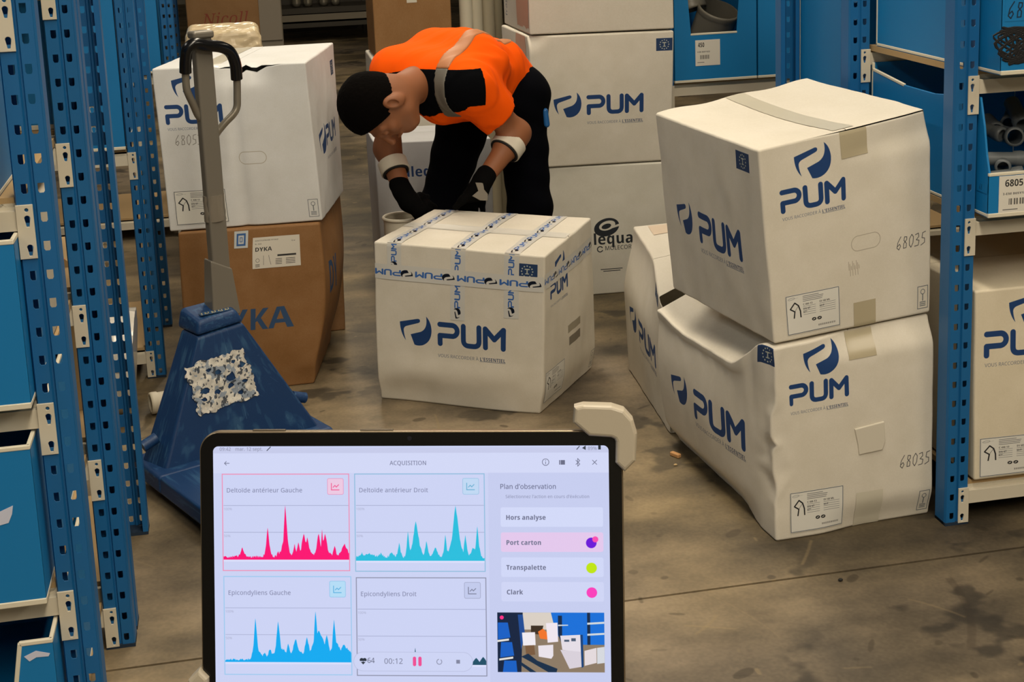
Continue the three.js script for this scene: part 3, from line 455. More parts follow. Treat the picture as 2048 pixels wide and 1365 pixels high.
bt.stick('front', 0.43, 0.56, 0.36, 0.46, 'goods_label', std('#cfc9ba', 0.6), 'small white label');
// on the right rack
{
  const rb = carton({ label: 'white carton on the bottom shelf, below the bin of grey pipe fittings', c: [P(1.752, 0.114, -3.12), P(2.22, 0.114, -3.12), P(2.22, 0.114, -3.66), P(1.752, 0.114, -3.66), P(1.744, 0.612, -3.125), P(2.22, 0.612, -3.12), P(2.22, 0.612, -3.66), P(1.744, 0.612, -3.66)], color: '#d9ceb6', r: 0.006, bulge: 0.008, faces: { front: (g, w, h) => { symbol(g, w * 0.185, h * 0.035, h * 0.17); letters(g, w * 0.05, h * 0.215, w * 0.145); tagline(g, w * 0.055, h * 0.375, w * 0.42); } } });
  rb.stick('front', 0.03, 0.37, 0.015, 0.225, 'goods_label', LABEL, 'white label with an elbow pipe drawing');
  carton({ label: 'second white carton on the bottom shelf, next to the one under the pipe fittings', c: [P(2.25, 0.114, -3.13), P(2.7, 0.114, -3.13), P(2.7, 0.114, -3.66), P(2.25, 0.114, -3.66), P(2.25, 0.605, -3.13), P(2.7, 0.605, -3.13), P(2.7, 0.605, -3.66), P(2.25, 0.605, -3.66)], color: '#d6d3c8', r: 0.006, n: 10, res: 0.9, faces: { front: (g, w, h) => { symbol(g, w * 0.185, h * 0.035, h * 0.17); letters(g, w * 0.05, h * 0.215, w * 0.145); tagline(g, w * 0.055, h * 0.375, w * 0.42); } } });
  carton({ label: 'cream carton filling the middle shelf, behind the blue bin of the rack beside the tablet', c: [P(-0.72, bl(2) + 0.001, -2.73), P(-0.386, bl(2) + 0.001, -2.73), P(-0.386, bl(2) + 0.001, -3.04), P(-0.72, bl(2) + 0.001, -3.04), P(-0.72, 1.075, -2.73), P(-0.386, 1.075, -2.73), P(-0.386, 1.075, -3.04), P(-0.72, 1.075, -3.04)], color: '#bdb6a6', r: 0.006, n: 8 });
}

// ───────────────────────── pallet truck ─────────────────────────
function hexGeo(c, r, n = 6) {   // eight corners (bottom FL FR BR BL, top FL FR BR BL) with rounded edges
  c = c.map((p) => v3(...p)); const dims = [c[0].distanceTo(c[1]), c[0].distanceTo(c[4]), c[1].distanceTo(c[2])];
  const map = (a, b, cc) => {
    const p = [a * dims[0], b * dims[1], cc * dims[2]], q = p.map((x, i) => clamp(x, r, dims[i] - r)), d = v3(p[0] - q[0], p[1] - q[1], p[2] - q[2]); if (d.length() > 0) d.setLength(r);
    const A = (q[0] + d.x) / dims[0], B = (q[1] + d.y) / dims[1], E = (q[2] + d.z) / dims[2], o = v3(0, 0, 0), k = [[0, 0, 0], [1, 0, 0], [1, 0, 1], [0, 0, 1], [0, 1, 0], [1, 1, 0], [1, 1, 1], [0, 1, 1]];
    for (let i = 0; i < 8; i++) o.addScaledVector(c[i], (k[i][0] ? A : 1 - A) * (k[i][1] ? B : 1 - B) * (k[i][2] ? E : 1 - E)); return o;
  };
  const nd = (L) => [0, r * 0.33 / L, r * 0.67 / L, r / L, ...Array.from({ length: n - 1 }, (_, i) => mix(r / L, 1 - r / L, (i + 1) / n)), 1 - r / L, 1 - r * 0.67 / L, 1 - r * 0.33 / L, 1];
  const out = []; const S = [[(u, v) => [u, v, 0], 0, 1], [(u, v) => [1, v, u], 2, 1], [(u, v) => [1 - u, v, 1], 0, 1], [(u, v) => [0, v, 1 - u], 2, 1], [(u, v) => [u, 1, v], 0, 2], [(u, v) => [1 - u, 0, v], 0, 2]];
  for (const [f, du, dv] of S) {
    const us = nd(dims[du]), vs = nd(dims[dv]), Pn = [], UV = [], I = [];
    for (const v of vs) for (const u of us) { const p = map(...f(u, v)); Pn.push(p.x, p.y, p.z); UV.push(u, v); }
    for (let j = 0; j < vs.length - 1; j++) for (let i = 0; i < us.length - 1; i++) { const k = j * us.length + i; I.push(k, k + 1, k + us.length + 1, k, k + us.length + 1, k + us.length); }
    const g = new THREE.BufferGeometry(); g.setAttribute('position', new THREE.Float32BufferAttribute(Pn, 3)); g.setAttribute('uv', new THREE.Float32BufferAttribute(UV, 2)); g.setIndex(I); g.computeVertexNormals(); out.push(g);
  }
  return merge(out);
}
const tubeAlong = (pts, r, seg = 40, rs = 12, closed = false, tension = 0.5) => new THREE.TubeGeometry(new THREE.CatmullRomCurve3(pts.map((p) => (p.isVector3 ? p : v3(...p))), closed, 'centripetal', tension), seg, r, rs, closed);
{
  const wearTex = (() => { const [c, g] = canvasOf(512, 512), im = g.createImageData(512, 512), d = im.data; for (let y = 0; y < 512; y++) for (let x = 0; x < 512; x++) { const k = (y * 512 + x) * 4, s = sstep(0.56, 0.75, fbm(x / 60, y / 90 + 4, 4)) * 0.35 + (noise2(x / 2, y / 2) - 0.5) * 0.08 + sstep(0.66, 0.7, fbm(x / 18 + 9, y / 70, 3)) * 0.2; d[k] = 10 + 85 * s; d[k + 1] = 52 + 78 * s; d[k + 2] = 98 + 60 * s; d[k + 3] = 255; } g.putImageData(im, 0, 0); g.strokeStyle = 'rgba(120,150,180,.35)'; for (let i = 0; i < 26; i++) { g.lineWidth = 0.6 + rnd() * 1.6; g.beginPath(); const x = rnd() * 512, y = rnd() * 512; g.moveTo(x, y); g.lineTo(x + (rnd() - 0.5) * 40, y + (rnd() - 0.3) * 90); g.stroke(); } return tex(c); })();
  const TRUCK = std('#ffffff', 0.5, { map: wearTex }), GREY = std('#7d776c', 0.42, { metalness: 0.25 }), GRIP = std('#0b0c0f', 0.22), STEEL = std('#8d8678', 0.35, { metalness: 0.5 }), RUB = std('#1a1a1b', 0.7);
  const t = thing('pallet_truck', 'blue hand pallet truck with worn white sticker, black grips and grey pole', 'pallet truck', [-0.0855, 0, -3.934]); t.rotation.y = 0.4445;
  const zy = (y) => -0.05 * (y - 0.08) / 0.35;
  part(t, 'hydraulic_housing', hexGeo([[-0.212, 0.075, 0], [0.282, 0.075, 0], [0.288, 0.075, -0.115], [-0.235, 0.075, -0.115], [-0.058, 0.425, -0.05], [0.08, 0.438, -0.05], [0.086, 0.438, -0.14], [-0.068, 0.43, -0.14]], 0.012, 10), TRUCK);
  part(t, 'top_cap', hexGeo([[-0.062, 0.428, -0.047], [0.084, 0.44, -0.047], [0.09, 0.44, -0.16], [-0.075, 0.43, -0.16], [-0.052, 0.468, -0.052], [0.066, 0.478, -0.055], [0.07, 0.495, -0.155], [-0.062, 0.49, -0.155]], 0.012), TRUCK, 'rounded blue cap with worn lettering');
  const [tc, tg] = canvasOf(256, 64); tg.fillStyle = '#25466a'; tg.fillRect(0, 0, 256, 64); tg.strokeStyle = '#b6a878'; tg.lineWidth = 7; for (let i = 0; i < 9; i++) { tg.beginPath(); tg.moveTo(14 + i * 27, 52 - (i % 3) * 6); tg.lineTo(20 + i * 27, 14 + (i % 2) * 8); if (i % 2) tg.lineTo(32 + i * 27, 50); tg.stroke(); }
  { const m = part(t, 'worn_lettering', new THREE.PlaneGeometry(0.095, 0.022), std('#fff', 0.6, { map: tex(tc) }), 'scratched cream lettering'); m.position.set(0.012, 0.4805, -0.076); m.rotation.set(-Math.PI / 2 + 0.14, -0.06, 0, 'YXZ'); }
  part(t, 'chassis', rbox(0.545, 0.055, 0.2, 0.012, 0.03, 0.062, -0.06), TRUCK);
  for (const x of [-0.162, 0.222]) {
    const fk = part(t, 'fork', merge([hexGeo([[x - 0.078, 0.035, 1.09], [x + 0.078, 0.035, 1.09], [x + 0.078, 0.035, -0.05], [x - 0.078, 0.035, -0.05], [x - 0.06, 0.07, 1.12], [x + 0.06, 0.07, 1.12], [x + 0.078, 0.088, -0.05], [x - 0.078, 0.088, -0.05]], 0.008)]), TRUCK);
    for (const dz of [0.86, 0.96]) part(fk, 'roller', new THREE.CylinderGeometry(0.037, 0.037, 0.09, 20).rotateZ(Math.PI / 2).translate(x, 0.037, dz), STEEL);
  }
  part(t, 'steering_axle', new THREE.CylinderGeometry(0.014, 0.014, 0.2, 12).rotateZ(Math.PI / 2).translate(0.045, 0.085, -0.19), STEEL);
  for (const x of [-0.02, 0.11]) part(t, 'steering_wheel', new THREE.CylinderGeometry(0.085, 0.085, 0.05, 28).rotateZ(Math.PI / 2).translate(x, 0.085, -0.19), RUB);
  part(t, 'pump_column', hexGeo([[0.0, 0.09, -0.12], [0.09, 0.09, -0.12], [0.09, 0.09, -0.22], [0.0, 0.09, -0.22], [0.01, 0.46, -0.12], [0.082, 0.46, -0.12], [0.082, 0.46, -0.2], [0.01, 0.46, -0.2]], 0.01), GREY);
  for (const [x, y, z] of [[-0.222, 0.155, -0.06], [0.25, 0.165, -0.07]]) part(t, 'pivot_pin', new THREE.CylinderGeometry(0.016, 0.016, 0.045, 16).rotateZ(Math.PI / 2 + (x < 0 ? 0.35 : -0.35)).translate(x, y, z), TRUCK);
  // handle
  part(t, 'pole', merge([hexGeo([[0.024, 0.46, -0.095], [0.078, 0.46, -0.095], [0.078, 0.46, -0.13], [0.024, 0.46, -0.13], [0.024, 1.255, -0.095], [0.076, 1.255, -0.095], [0.076, 1.255, -0.128], [0.024, 1.255, -0.128]], 0.007), rbox(0.064, 0.022, 0.045, 0.008, 0.05, 1.262, -0.111)]), GREY);
  part(t, 'pole_sleeve', hexGeo([[0.006, 0.455, -0.08], [0.092, 0.455, -0.08], [0.092, 0.455, -0.145], [0.006, 0.455, -0.145], [0.016, 0.625, -0.09], [0.08, 0.59, -0.09], [0.08, 0.59, -0.137], [0.016, 0.625, -0.137]], 0.006), GREY, 'flared grey sleeve at the foot of the pole');
  const H = (x, y, z = -0.1) => [x, y, z];
  part(t, 'handle_loop', merge([tubeAlong([H(0.03, 1.028, -0.112), H(0.022, 1.04, -0.11), H(0.008, 1.072, -0.104), H(-0.005, 1.102), H(-0.009, 1.118), H(-0.009, 1.15), H(-0.008, 1.2, -0.095)], 0.0105, 40), tubeAlong([H(0.068, 0.972, -0.112), H(0.079, 0.985, -0.112), H(0.1, 1.008, -0.106), H(0.128, 1.034), H(0.137, 1.05), H(0.14, 1.075), H(0.142, 1.1), H(0.143, 1.16, -0.095)], 0.0105, 40)]), STEEL, 'bent steel tube of the handle');
  part(t, 'grip', tubeAlong([H(-0.0085, 1.163, -0.1), H(-0.008, 1.2, -0.092), H(-0.004, 1.228, -0.084), H(0.014, 1.241, -0.08), H(0.05, 1.234, -0.078), H(0.096, 1.224, -0.08), H(0.122, 1.208, -0.086), H(0.138, 1.175, -0.092), H(0.143, 1.128, -0.1)], 0.0165, 60, 16), GRIP, 'glossy black grip');
  part(t, 'clear_tape', new THREE.CylinderGeometry(0.0325, 0.0335, 0.075, 20, 6).translate(0, 0, 0), std('#7f776a', 0.22)).position.set(0.05, 0.77, -0.112); { const m = t.children[t.children.length - 1]; m.scale.set(0.95, 1, 0.66); m.userData.label = 'wrinkled tape wound round the pole'; const p = m.geometry.attributes.position; for (let i = 0; i < p.count; i++) { const k = 1 + (noise3(p.getX(i) * 90, p.getY(i) * 70, p.getZ(i) * 90) - 0.5) * 0.22; p.setXYZ(i, p.getX(i) * k, p.getY(i), p.getZ(i) * k); } m.geometry.computeVertexNormals(); }
  // torn sticker
  const Q = [[-0.112, 0.352], [0.068, 0.368], [0.1, 0.222], [-0.09, 0.208]], at = (a, b) => { const x0 = mix(Q[0][0], Q[1][0], a), y0 = mix(Q[0][1], Q[1][1], a), x1 = mix(Q[3][0], Q[2][0], a), y1 = mix(Q[3][1], Q[2][1], a); return [mix(x0, x1, b), mix(y0, y1, b)]; };
  const pts = []; const N = 26; for (let s = 0; s < 4; s++) for (let i = 0; i < N; i++) { const q = i / N, j = (rnd() - 0.5) * 0.05 + (fbm(s * 9 + q * 7, 3.3, 2) - 0.5) * 0.09; pts.push(new THREE.Vector2(...at(...[[q, j], [1 - j, q], [1 - q, 1 - j], [j, 1 - q]][s]))); }
  const sp = new THREE.Shape(pts); for (const [a, b, r] of [[0.78, 0.2, 0.006], [0.9, 0.3, 0.008], [0.68, 0.46, 0.012], [0.2, 0.55, 0.01], [0.62, 0.62, 0.008], [0.4, 0.66, 0.008], [0.5, 0.3, 0.007], [0.16, 0.72, 0.007], [0.35, 0.2, 0.006], [0.74, 0.82, 0.007], [0.86, 0.62, 0.006]]) { const [cx, cy] = at(a, b), h = new THREE.Path(); for (let i = 0; i < 9; i++) { const an = -i * 0.698, rr = r * (0.6 + rnd() * 0.7); h[i ? 'lineTo' : 'moveTo'](cx + rr * 1.3 * Math.cos(an), cy + rr * Math.sin(an)); } h.closePath(); sp.holes.push(h); }
  const [wc, wg] = canvasOf(512, 400); const im = wg.createImageData(512, 400); for (let y = 0; y < 400; y++) for (let x = 0; x < 512; x++) { const k = (y * 512 + x) * 4, n = fbm(x / 34, y / 30, 4), bl = sstep(0.55, 0.62, fbm(x / 40 + 20, y / 40 + 7, 4)) * 0.7, dk = sstep(0.60, 0.64, fbm(x / 17 + 3, y / 22 + 60, 3)); const L = 165 + n * 90; im.data[k] = mix(mix(L, 95, bl * 0.8), 40, dk * 0.8); im.data[k + 1] = mix(mix(L * 0.98, 118, bl * 0.8), 48, dk * 0.8); im.data[k + 2] = mix(mix(L * 0.93, 150, bl * 0.8), 60, dk * 0.8); im.data[k + 3] = 255; } wg.putImageData(im, 0, 0);
  const sgeo = new THREE.ExtrudeGeometry(sp, { depth: 0.0008, bevelEnabled: false }), p = sgeo.attributes.position, uv = sgeo.attributes.uv; for (let i = 0; i < p.count; i++) { uv.setXY(i, (p.getX(i) + 0.12) / 0.24, (p.getY(i) - 0.2) / 0.18); p.setZ(i, zy(p.getY(i)) + 0.0022 + p.getZ(i)); } sgeo.computeVertexNormals();
  part(t, 'torn_sticker', sgeo, std('#fff', 0.7, { map: tex(wc) }), 'torn white and blue remains of a sticker');
}

// ───────────────────────── tablet on its holder ─────────────────────────
{
  const T = 0.856, K = T / F, cx = 822, cy = 1140.5, rollT = 0.0115, yawT = 0.045;
  const ctr = EYE.clone().addScaledVector(ray(cx, cy), T), R = camR.clone().multiplyScalar(Math.cos(rollT)).addScaledVector(camU, Math.sin(rollT)), U = camU.clone().multiplyScalar(Math.cos(rollT)).addScaledVector(camR, -Math.sin(rollT)), toEye = fwd.clone().negate(), basis = new THREE.Matrix4().makeBasis(R.clone().multiplyScalar(Math.cos(yawT)).addScaledVector(toEye, Math.sin(yawT)), U, toEye.clone().multiplyScalar(Math.cos(yawT)).addScaledVector(R, -Math.sin(yawT)));
  const rr = (w, h, r) => { const s = new THREE.Shape(); s.moveTo(-w / 2 + r, -h / 2); s.lineTo(w / 2 - r, -h / 2); s.absarc(w / 2 - r, -h / 2 + r, r, -Math.PI / 2, 0); s.lineTo(w / 2, h / 2 - r); s.absarc(w / 2 - r, h / 2 - r, r, 0, Math.PI / 2); s.lineTo(-w / 2 + r, h / 2); s.absarc(-w / 2 + r, h / 2 - r, r, Math.PI / 2, Math.PI); s.lineTo(-w / 2, -h / 2 + r); s.absarc(-w / 2 + r, -h / 2 + r, r, Math.PI, Math.PI * 1.5); return s; };
  const t = thing('tablet', 'tablet computer showing muscle activity graphs in its black frame', 'tablet', ctr); t.quaternion.setFromRotationMatrix(basis);
  part(t, 'case', new THREE.ExtrudeGeometry(rr(0.2525, 0.164, 0.0115), { depth: 0.0045, bevelEnabled: true, bevelThickness: 0.0009, bevelSize: 0.0007, bevelSegments: 3, curveSegments: 16 }).translate(0, 0, -0.0062), std('#8b7c66', 0.3, { metalness: 0.7 }), 'bronze metal case edge');
  part(t, 'glass_front', new THREE.ExtrudeGeometry(rr(0.2522, 0.1637, 0.0112), { depth: 0.0004, bevelEnabled: false, curveSegments: 16 }).translate(0, 0, -0.0006), std('#050505', 0.25));
  for (const x of [-0.085, -0.02]) part(t, 'side_button', rbox(0.02, 0.0012, 0.0026, 0.0005, x + 0.0, 0.0829, -0.0035), std('#5f5547', 0.35, { metalness: 0.6 }));
  part(t, 'camera_lens', new THREE.CylinderGeometry(0.0014, 0.0014, 0.0002, 16).rotateX(Math.PI / 2).translate(0.0, 0.0785, 0), std('#1a1a22', 0.1));
  const [c, g] = canvasOf(1600, 1000), S = 1600 / 794.5; g.scale(S, S); g.translate(-424, -893);
  const bg = '#cbd2f3', ink = '#6d7191', text = (s, x, y, px, col = ink, al = 'left', w = '') => { g.fillStyle = col; g.font = w + px + 'px sans-serif'; g.textAlign = al; g.fillText(s, x, y); };
  g.fillStyle = bg; g.fillRect(424, 893, 800, 500); g.fillStyle = '#c6cbea'; g.fillRect(424, 896, 800, 11); g.fillStyle = '#d2d8f6'; g.fillRect(424, 907, 800, 40);
  text('09:42', 437, 902, 9.5, '#8c8fa8'); text('mar. 12 sept.', 469, 902, 9.5, '#8c8fa8'); text('89%', 1177, 902, 9.5, '#8c8fa8'); g.fillStyle = '#222a33'; g.fillRect(1198, 893, 5, 8); g.strokeStyle = '#454b5a'; g.lineWidth = 1.6; g.beginPath(); g.moveTo(533, 902); g.lineTo(541, 894); g.moveTo(1155, 901); g.lineTo(1161, 894); g.stroke(); g.fillStyle = '#39404c'; g.beginPath(); g.moveTo(1166, 898); g.lineTo(1173, 893); g.lineTo(1173, 902); g.fill();
  text('ACQUISITION', 818, 931.5, 12, '#6f7290', 'center');
  g.lineWidth = 1.2; g.strokeStyle = '#6a6d86'; g.beginPath(); g.moveTo(457, 927); g.lineTo(447, 927); g.moveTo(451, 923); g.lineTo(447, 927); g.lineTo(451, 931); g.moveTo(1186, 922); g.lineTo(1195, 931); g.moveTo(1195, 922); g.lineTo(1186, 931); g.stroke(); g.beginPath(); g.arc(1093, 926, 6.5, 0, 7); g.moveTo(1093, 925); g.lineTo(1093, 930); g.stroke(); g.fillStyle = '#6a6d86'; g.fillRect(1092.4, 922, 1.3, 1.5); g.fillRect(1120, 922, 2, 9); g.fillRect(1123, 922, 8.5, 9); g.beginPath(); g.moveTo(1153, 922); g.lineTo(1161, 930); g.lineTo(1157, 934); g.lineTo(1157, 919); g.lineTo(1161, 923); g.lineTo(1153, 931); g.stroke();
  g.fillStyle = '#c6cdef'; g.fillRect(978, 947, 246, 446);
  const icon = (x, y, col, fill) => { g.fillStyle = fill; g.strokeStyle = col; g.lineWidth = 1; g.beginPath(); g.roundRect(x, y, 32, 32, 3); g.fill(); g.globalAlpha = 0.5; g.stroke(); g.globalAlpha = 1; g.lineWidth = 1.6; g.beginPath(); g.moveTo(x + 8, y + 9); g.lineTo(x + 8, y + 23); g.lineTo(x + 24, y + 23); g.moveTo(x + 11, y + 18); g.lineTo(x + 15, y + 14); g.lineTo(x + 18, y + 17); g.lineTo(x + 23, y + 12); g.stroke(); };
  const panel = (x, y, w, h, title, border, fill, line, pk, base, ic, icf) => {
    g.fillStyle = '#ccd3f4'; g.fillRect(x, y, w, h); g.strokeStyle = border; g.lineWidth = 1.8; g.strokeRect(x, y, w, h); text(title, x + 8, y + 37, 13, '#8286a6'); icon(x + w - 43, y + 9, ic, icf); g.strokeStyle = '#a5abcc'; g.lineWidth = 1.1; for (const yy of [63, 117]) { g.beginPath(); g.moveTo(x + 2, y + yy); g.lineTo(x + w - 1, y + yy); g.stroke(); }
    text('100%', x + 2, y + 72, 7, '#b0b5d3'); text('50%', x + 2, y + 126, 7, '#b0b5d3');
    const Y0 = y + base; g.fillStyle = fill; g.beginPath(); g.moveTo(x + 1, Y0); for (let i = 0; i <= w - 2; i += 0.5) { let v = 0; for (const [px, ph, pw] of pk) { const d = Math.abs(i - px) / pw; v = Math.max(v, ph * Math.exp(-d * d * 1.2) * 0.55 + ph * 0.45 * Math.max(0, 1 - d * 1.6)); } v += line * (0.6 + 0.8 * noise2(i * 0.7 + x, y)); g.lineTo(x + 1 + i, Y0 - v); } g.lineTo(x + w - 1, Y0); g.fill();
    g.fillStyle = '#d9defa'; g.fillRect(x + 1, Y0, w - 2, 4);
  };
  panel(442, 949, 256, 194, 'Deltoïde antérieur Gauche', '#f08fb4', '#fb0f72', 6, [[38, 18, 7], [90, 58, 6], [111, 12, 4], [126, 101, 7], [124, 40, 11], [144, 24, 6], [152, 30, 6], [163, 48, 9], [170, 38, 7], [167, 30, 16], [193, 46, 8], [200, 56, 4], [206, 44, 9], [203, 34, 15], [225, 22, 6], [245, 26, 12]], 172, '#f0568f', '#ecc9e2');
  panel(710, 949, 260, 195, 'Deltoïde antérieur Droit', '#8fbcdc', '#27bedd', 6, [[12, 13, 3], [26, 8, 30], [50, 8, 10], [72, 10, 10], [87, 28, 6], [105, 54, 5], [121, 74, 12], [142, 32, 7], [160, 22, 9], [180, 48, 5], [184, 16, 8], [201, 104, 13], [220, 44, 6], [244, 62, 6], [236, 20, 12]], 174, '#6aaed2', '#c0d8f3');
  panel(443, 1155, 257, 197, 'Epicondyliens Gauche', '#9bc9ee', '#0aaaf0', 5, [[62, 82, 7], [68, 18, 14], [80, 14, 8], [91, 22, 8], [108, 78, 8], [112, 24, 30], [128, 32, 8], [143, 42, 12], [146, 22, 26], [166, 45, 10], [184, 98, 7], [190, 58, 26], [206, 50, 10], [221, 80, 7], [224, 36, 22], [240, 32, 14], [246, 24, 22]], 172, '#5db0e0', '#b4dcf6');
  panel(711, 1157, 260, 196, 'Epicondyliens Droit', '#8d90a8', '#1d5068', 0, [[116, 34, 3.4], [112, 16, 5], [238, 14, 12], [252, 16, 12]], 174, '#777b95', '#c2caec');
  text('Plan d’observation', 1001, 979, 13.6, '#5e6280'); text('Sélectionnez l’action en cours d’éxécution', 1012, 998, 9, '#9095b4');
  [['Hors analyse', 1016, '#d2d9f8', null], ['Port carton', 1066, '#e3c8ec', '#6a10d8'], ['Transpalette', 1116, '#d0d7f7', '#bfe40d'], ['Clark', 1165, '#cfd5f5', '#f93fbb']].forEach(([s, y, f, dot]) => { g.fillStyle = f; g.beginPath(); g.roundRect(1002, y, 204, 39, 4); g.fill(); text(s, 1012, y + 25, 13, '#6b6f8a', 'left', 'bold '); if (dot) { g.fillStyle = dot; g.beginPath(); g.arc(1182, y + 21, 10.5, 0, 7); g.fill(); } if (dot === '#6a10d8') { g.fillStyle = '#f94fb0'; g.beginPath(); g.arc(1190, y + 14, 6, 0, 7); g.fill(); } });
  g.fillStyle = '#cdd4f4'; g.strokeStyle = '#b9bfdf'; g.lineWidth = 1; g.beginPath(); g.roundRect(704, 1306, 239, 38, 19); g.fill(); g.stroke(); text('64', 731, 1328, 14, '#5b5f76'); text('00:12', 765, 1330, 15.5, '#7b7f98'); g.fillStyle = '#ee4f94'; g.beginPath(); g.roundRect(823, 1315, 6.5, 19, 3); g.roundRect(834, 1315, 6.5, 19, 3); g.fill(); g.fillStyle = '#2b3440'; g.beginPath(); g.arc(720, 1322, 4, 0, 7); g.arc(726, 1322, 4, 0, 7); g.moveTo(716.5, 1324); g.lineTo(723, 1331); g.lineTo(729.5, 1324); g.fill(); g.strokeStyle = '#8a8ea8'; g.lineWidth = 1.4; g.beginPath(); g.arc(876, 1325, 5, -1, 4.6); g.stroke(); g.fillStyle = '#8286a0'; g.fillRect(910, 1321, 7.5, 7.5);
  // the small live picture in the corner of the screen
  g.save(); g.beginPath(); g.rect(993, 1226, 213, 119); g.clip(); g.fillStyle = '#8c7a66'; g.fillRect(993, 1226, 213, 119); const q = (col, ...p) => { g.fillStyle = col; g.beginPath(); for (let i = 0; i < p.length; i += 2) g.lineTo(p[i], p[i + 1]); g.fill(); };
  q('#d9cfc4', 1040, 1226, 1110, 1226, 1110, 1260, 1045, 1260); q('#3a2d22', 1060, 1252, 1085, 1252, 1080, 1270, 1060, 1268); q('#0b2140', 993, 1226, 1044, 1226, 1040, 1345, 993, 1345); q('#0f5fc4', 994, 1246, 1014, 1246, 1019, 1276, 994, 1280); q('#0f5fc4', 1000, 1285, 1022, 1285, 1026, 1312, 998, 1316); q('#0f5fc4', 1006, 1322, 1030, 1322, 1032, 1345, 1003, 1345); q('#e4e1dc', 993, 1281, 1016, 1278, 1016, 1282, 993, 1285); q('#e4e1dc', 996, 1318, 1024, 1314, 1024, 1318, 996, 1322); q('#1a4b94', 1034, 1230, 1044, 1230, 1048, 1270, 1040, 1300);
  q('#0f6fd8', 1100, 1226, 1206, 1226, 1206, 1290, 1130, 1290, 1110, 1268); q('#0a2748', 1114, 1232, 1122, 1232, 1122, 1290, 1114, 1270); q('#0a2748', 1172, 1226, 1178, 1226, 1178, 1290, 1172, 1290); q('#cfd6dc', 1114, 1250, 1134, 1250, 1134, 1252, 1114, 1253); q('#cfd6dc', 1172, 1246, 1206, 1244, 1206, 1248, 1172, 1250); q('#cfd6dc', 1172, 1268, 1206, 1266, 1206, 1270, 1172, 1272);
  q('#efeaf0', 1042, 1266, 1068, 1265, 1069, 1291, 1044, 1292); q('#7a5a40', 1048, 1292, 1066, 1291, 1068, 1310, 1050, 1312); q('#f0752a', 1074, 1264, 1084, 1258, 1092, 1266, 1094, 1280, 1078, 1278); q('#efe6ee', 1090, 1247, 1113, 1246, 1114, 1284, 1093, 1286); q('#e9e2ea', 1074, 1292, 1104, 1290, 1104, 1312, 1100, 1318, 1075, 1314); q('#e4dde6', 1118, 1272, 1160, 1270, 1160, 1306, 1122, 1300); q('#d8d0da', 1118, 1300, 1160, 1304, 1160, 1334, 1136, 1338); q('#e3d9dc', 1166, 1302, 1190, 1296, 1190, 1326, 1166, 1332); q('#d5d8de', 1191, 1296, 1206, 1294, 1206, 1326, 1191, 1328); q('#0c3f78', 1158, 1270, 1163, 1270, 1164, 1334, 1160, 1336);
  q('#102c48', 1040, 1314, 1054, 1308, 1072, 1322, 1112, 1338, 1110, 1345, 1094, 1345, 1060, 1325); q('#102c48', 1040, 1325, 1070, 1345, 1058, 1345, 1038, 1330); g.fillStyle = '#4a5a72'; g.fillRect(1126, 1280, 10, 4); g.fillRect(1140, 1277, 9, 6); g.fillStyle = '#ff2f86'; g.beginPath(); g.arc(1002, 1236, 4, 0, 7); g.fill(); g.restore();
  const st = tex(c), sgeo = new THREE.ShapeGeometry(rr(0.2369, 0.148, 0.0032), 8), sp = sgeo.attributes.position, suv = sgeo.attributes.uv; for (let i = 0; i < sp.count; i++) suv.setXY(i, sp.getX(i) / 0.2369 + 0.5, sp.getY(i) / 0.148 + 0.5);
  part(t, 'display', sgeo.translate(0, 0, 0.0002), std('#000000', 0.35, { emissive: '#ffffff', emissiveMap: st, emissiveIntensity: 1.0 / renderer.toneMappingExposure }), 'lit screen with graphs in pink, turquoise and blue');
  // holder: two grey corner clamps on a bar, carried by a floor stand
  const h = thing('tablet_holder', 'pale grey clip holder gripping the corners of the tablet', 'holder', v3(ctr.x, 0, ctr.z)), HG = std('#a79d8a', 0.45), HD = std('#2a2a2c', 0.5);
  const px = (u, v) => new THREE.Vector2((u - 823.5) * K, -(v - 1140.5) * K);
  const cs = new THREE.Shape([[1160, 820], [1172, 817], [1226, 819], [1248, 826], [1263, 843], [1270, 868], [1267, 918], [1252, 933], [1241, 922], [1242, 882], [1238, 873], [1228, 868], [1185, 865], [1158, 842]].map((p) => px(...p)));
  for (const s of [0, Math.PI]) { const m = part(h, 'corner_clamp', new THREE.ExtrudeGeometry(cs, { depth: 0.010, bevelEnabled: true, bevelThickness: 0.003, bevelSize: 0.0022, bevelSegments: 3 }).translate(0, 0, -0.0085).rotateZ(s), HG); m.position.set(0, ctr.y, 0); m.quaternion.setFromRotationMatrix(basis); }
  const bar = part(h, 'cross_bar', rbox(0.25, 0.022, 0.01, 0.003).rotateZ(0.58).translate(0, 0, -0.016), HD); bar.position.set(0, ctr.y, 0); bar.quaternion.setFromRotationMatrix(basis);
  const back = fwd.clone().multiplyScalar(0.03); part(h, 'stand_pole', new THREE.CylinderGeometry(0.009, 0.011, ctr.y - 0.05, 16).translate(back.x, (ctr.y - 0.05) / 2 + 0.03, back.z), HD); const jg = part(h, 'tilt_joint', new THREE.SphereGeometry(0.017, 16, 12), HD); jg.position.set(back.x * 0.9, ctr.y - 0.012, back.z * 0.9);
  for (let i = 0; i < 3; i++) { const a = i * 2.094 + 0.6; part(h, 'stand_leg', tubeAlong([[back.x, 0.2, back.z], [back.x + 0.14 * Math.cos(a), 0.1, back.z + 0.14 * Math.sin(a)], [back.x + 0.27 * Math.cos(a), 0.009, back.z + 0.27 * Math.sin(a)]], 0.009, 12, 8), HD); }
}

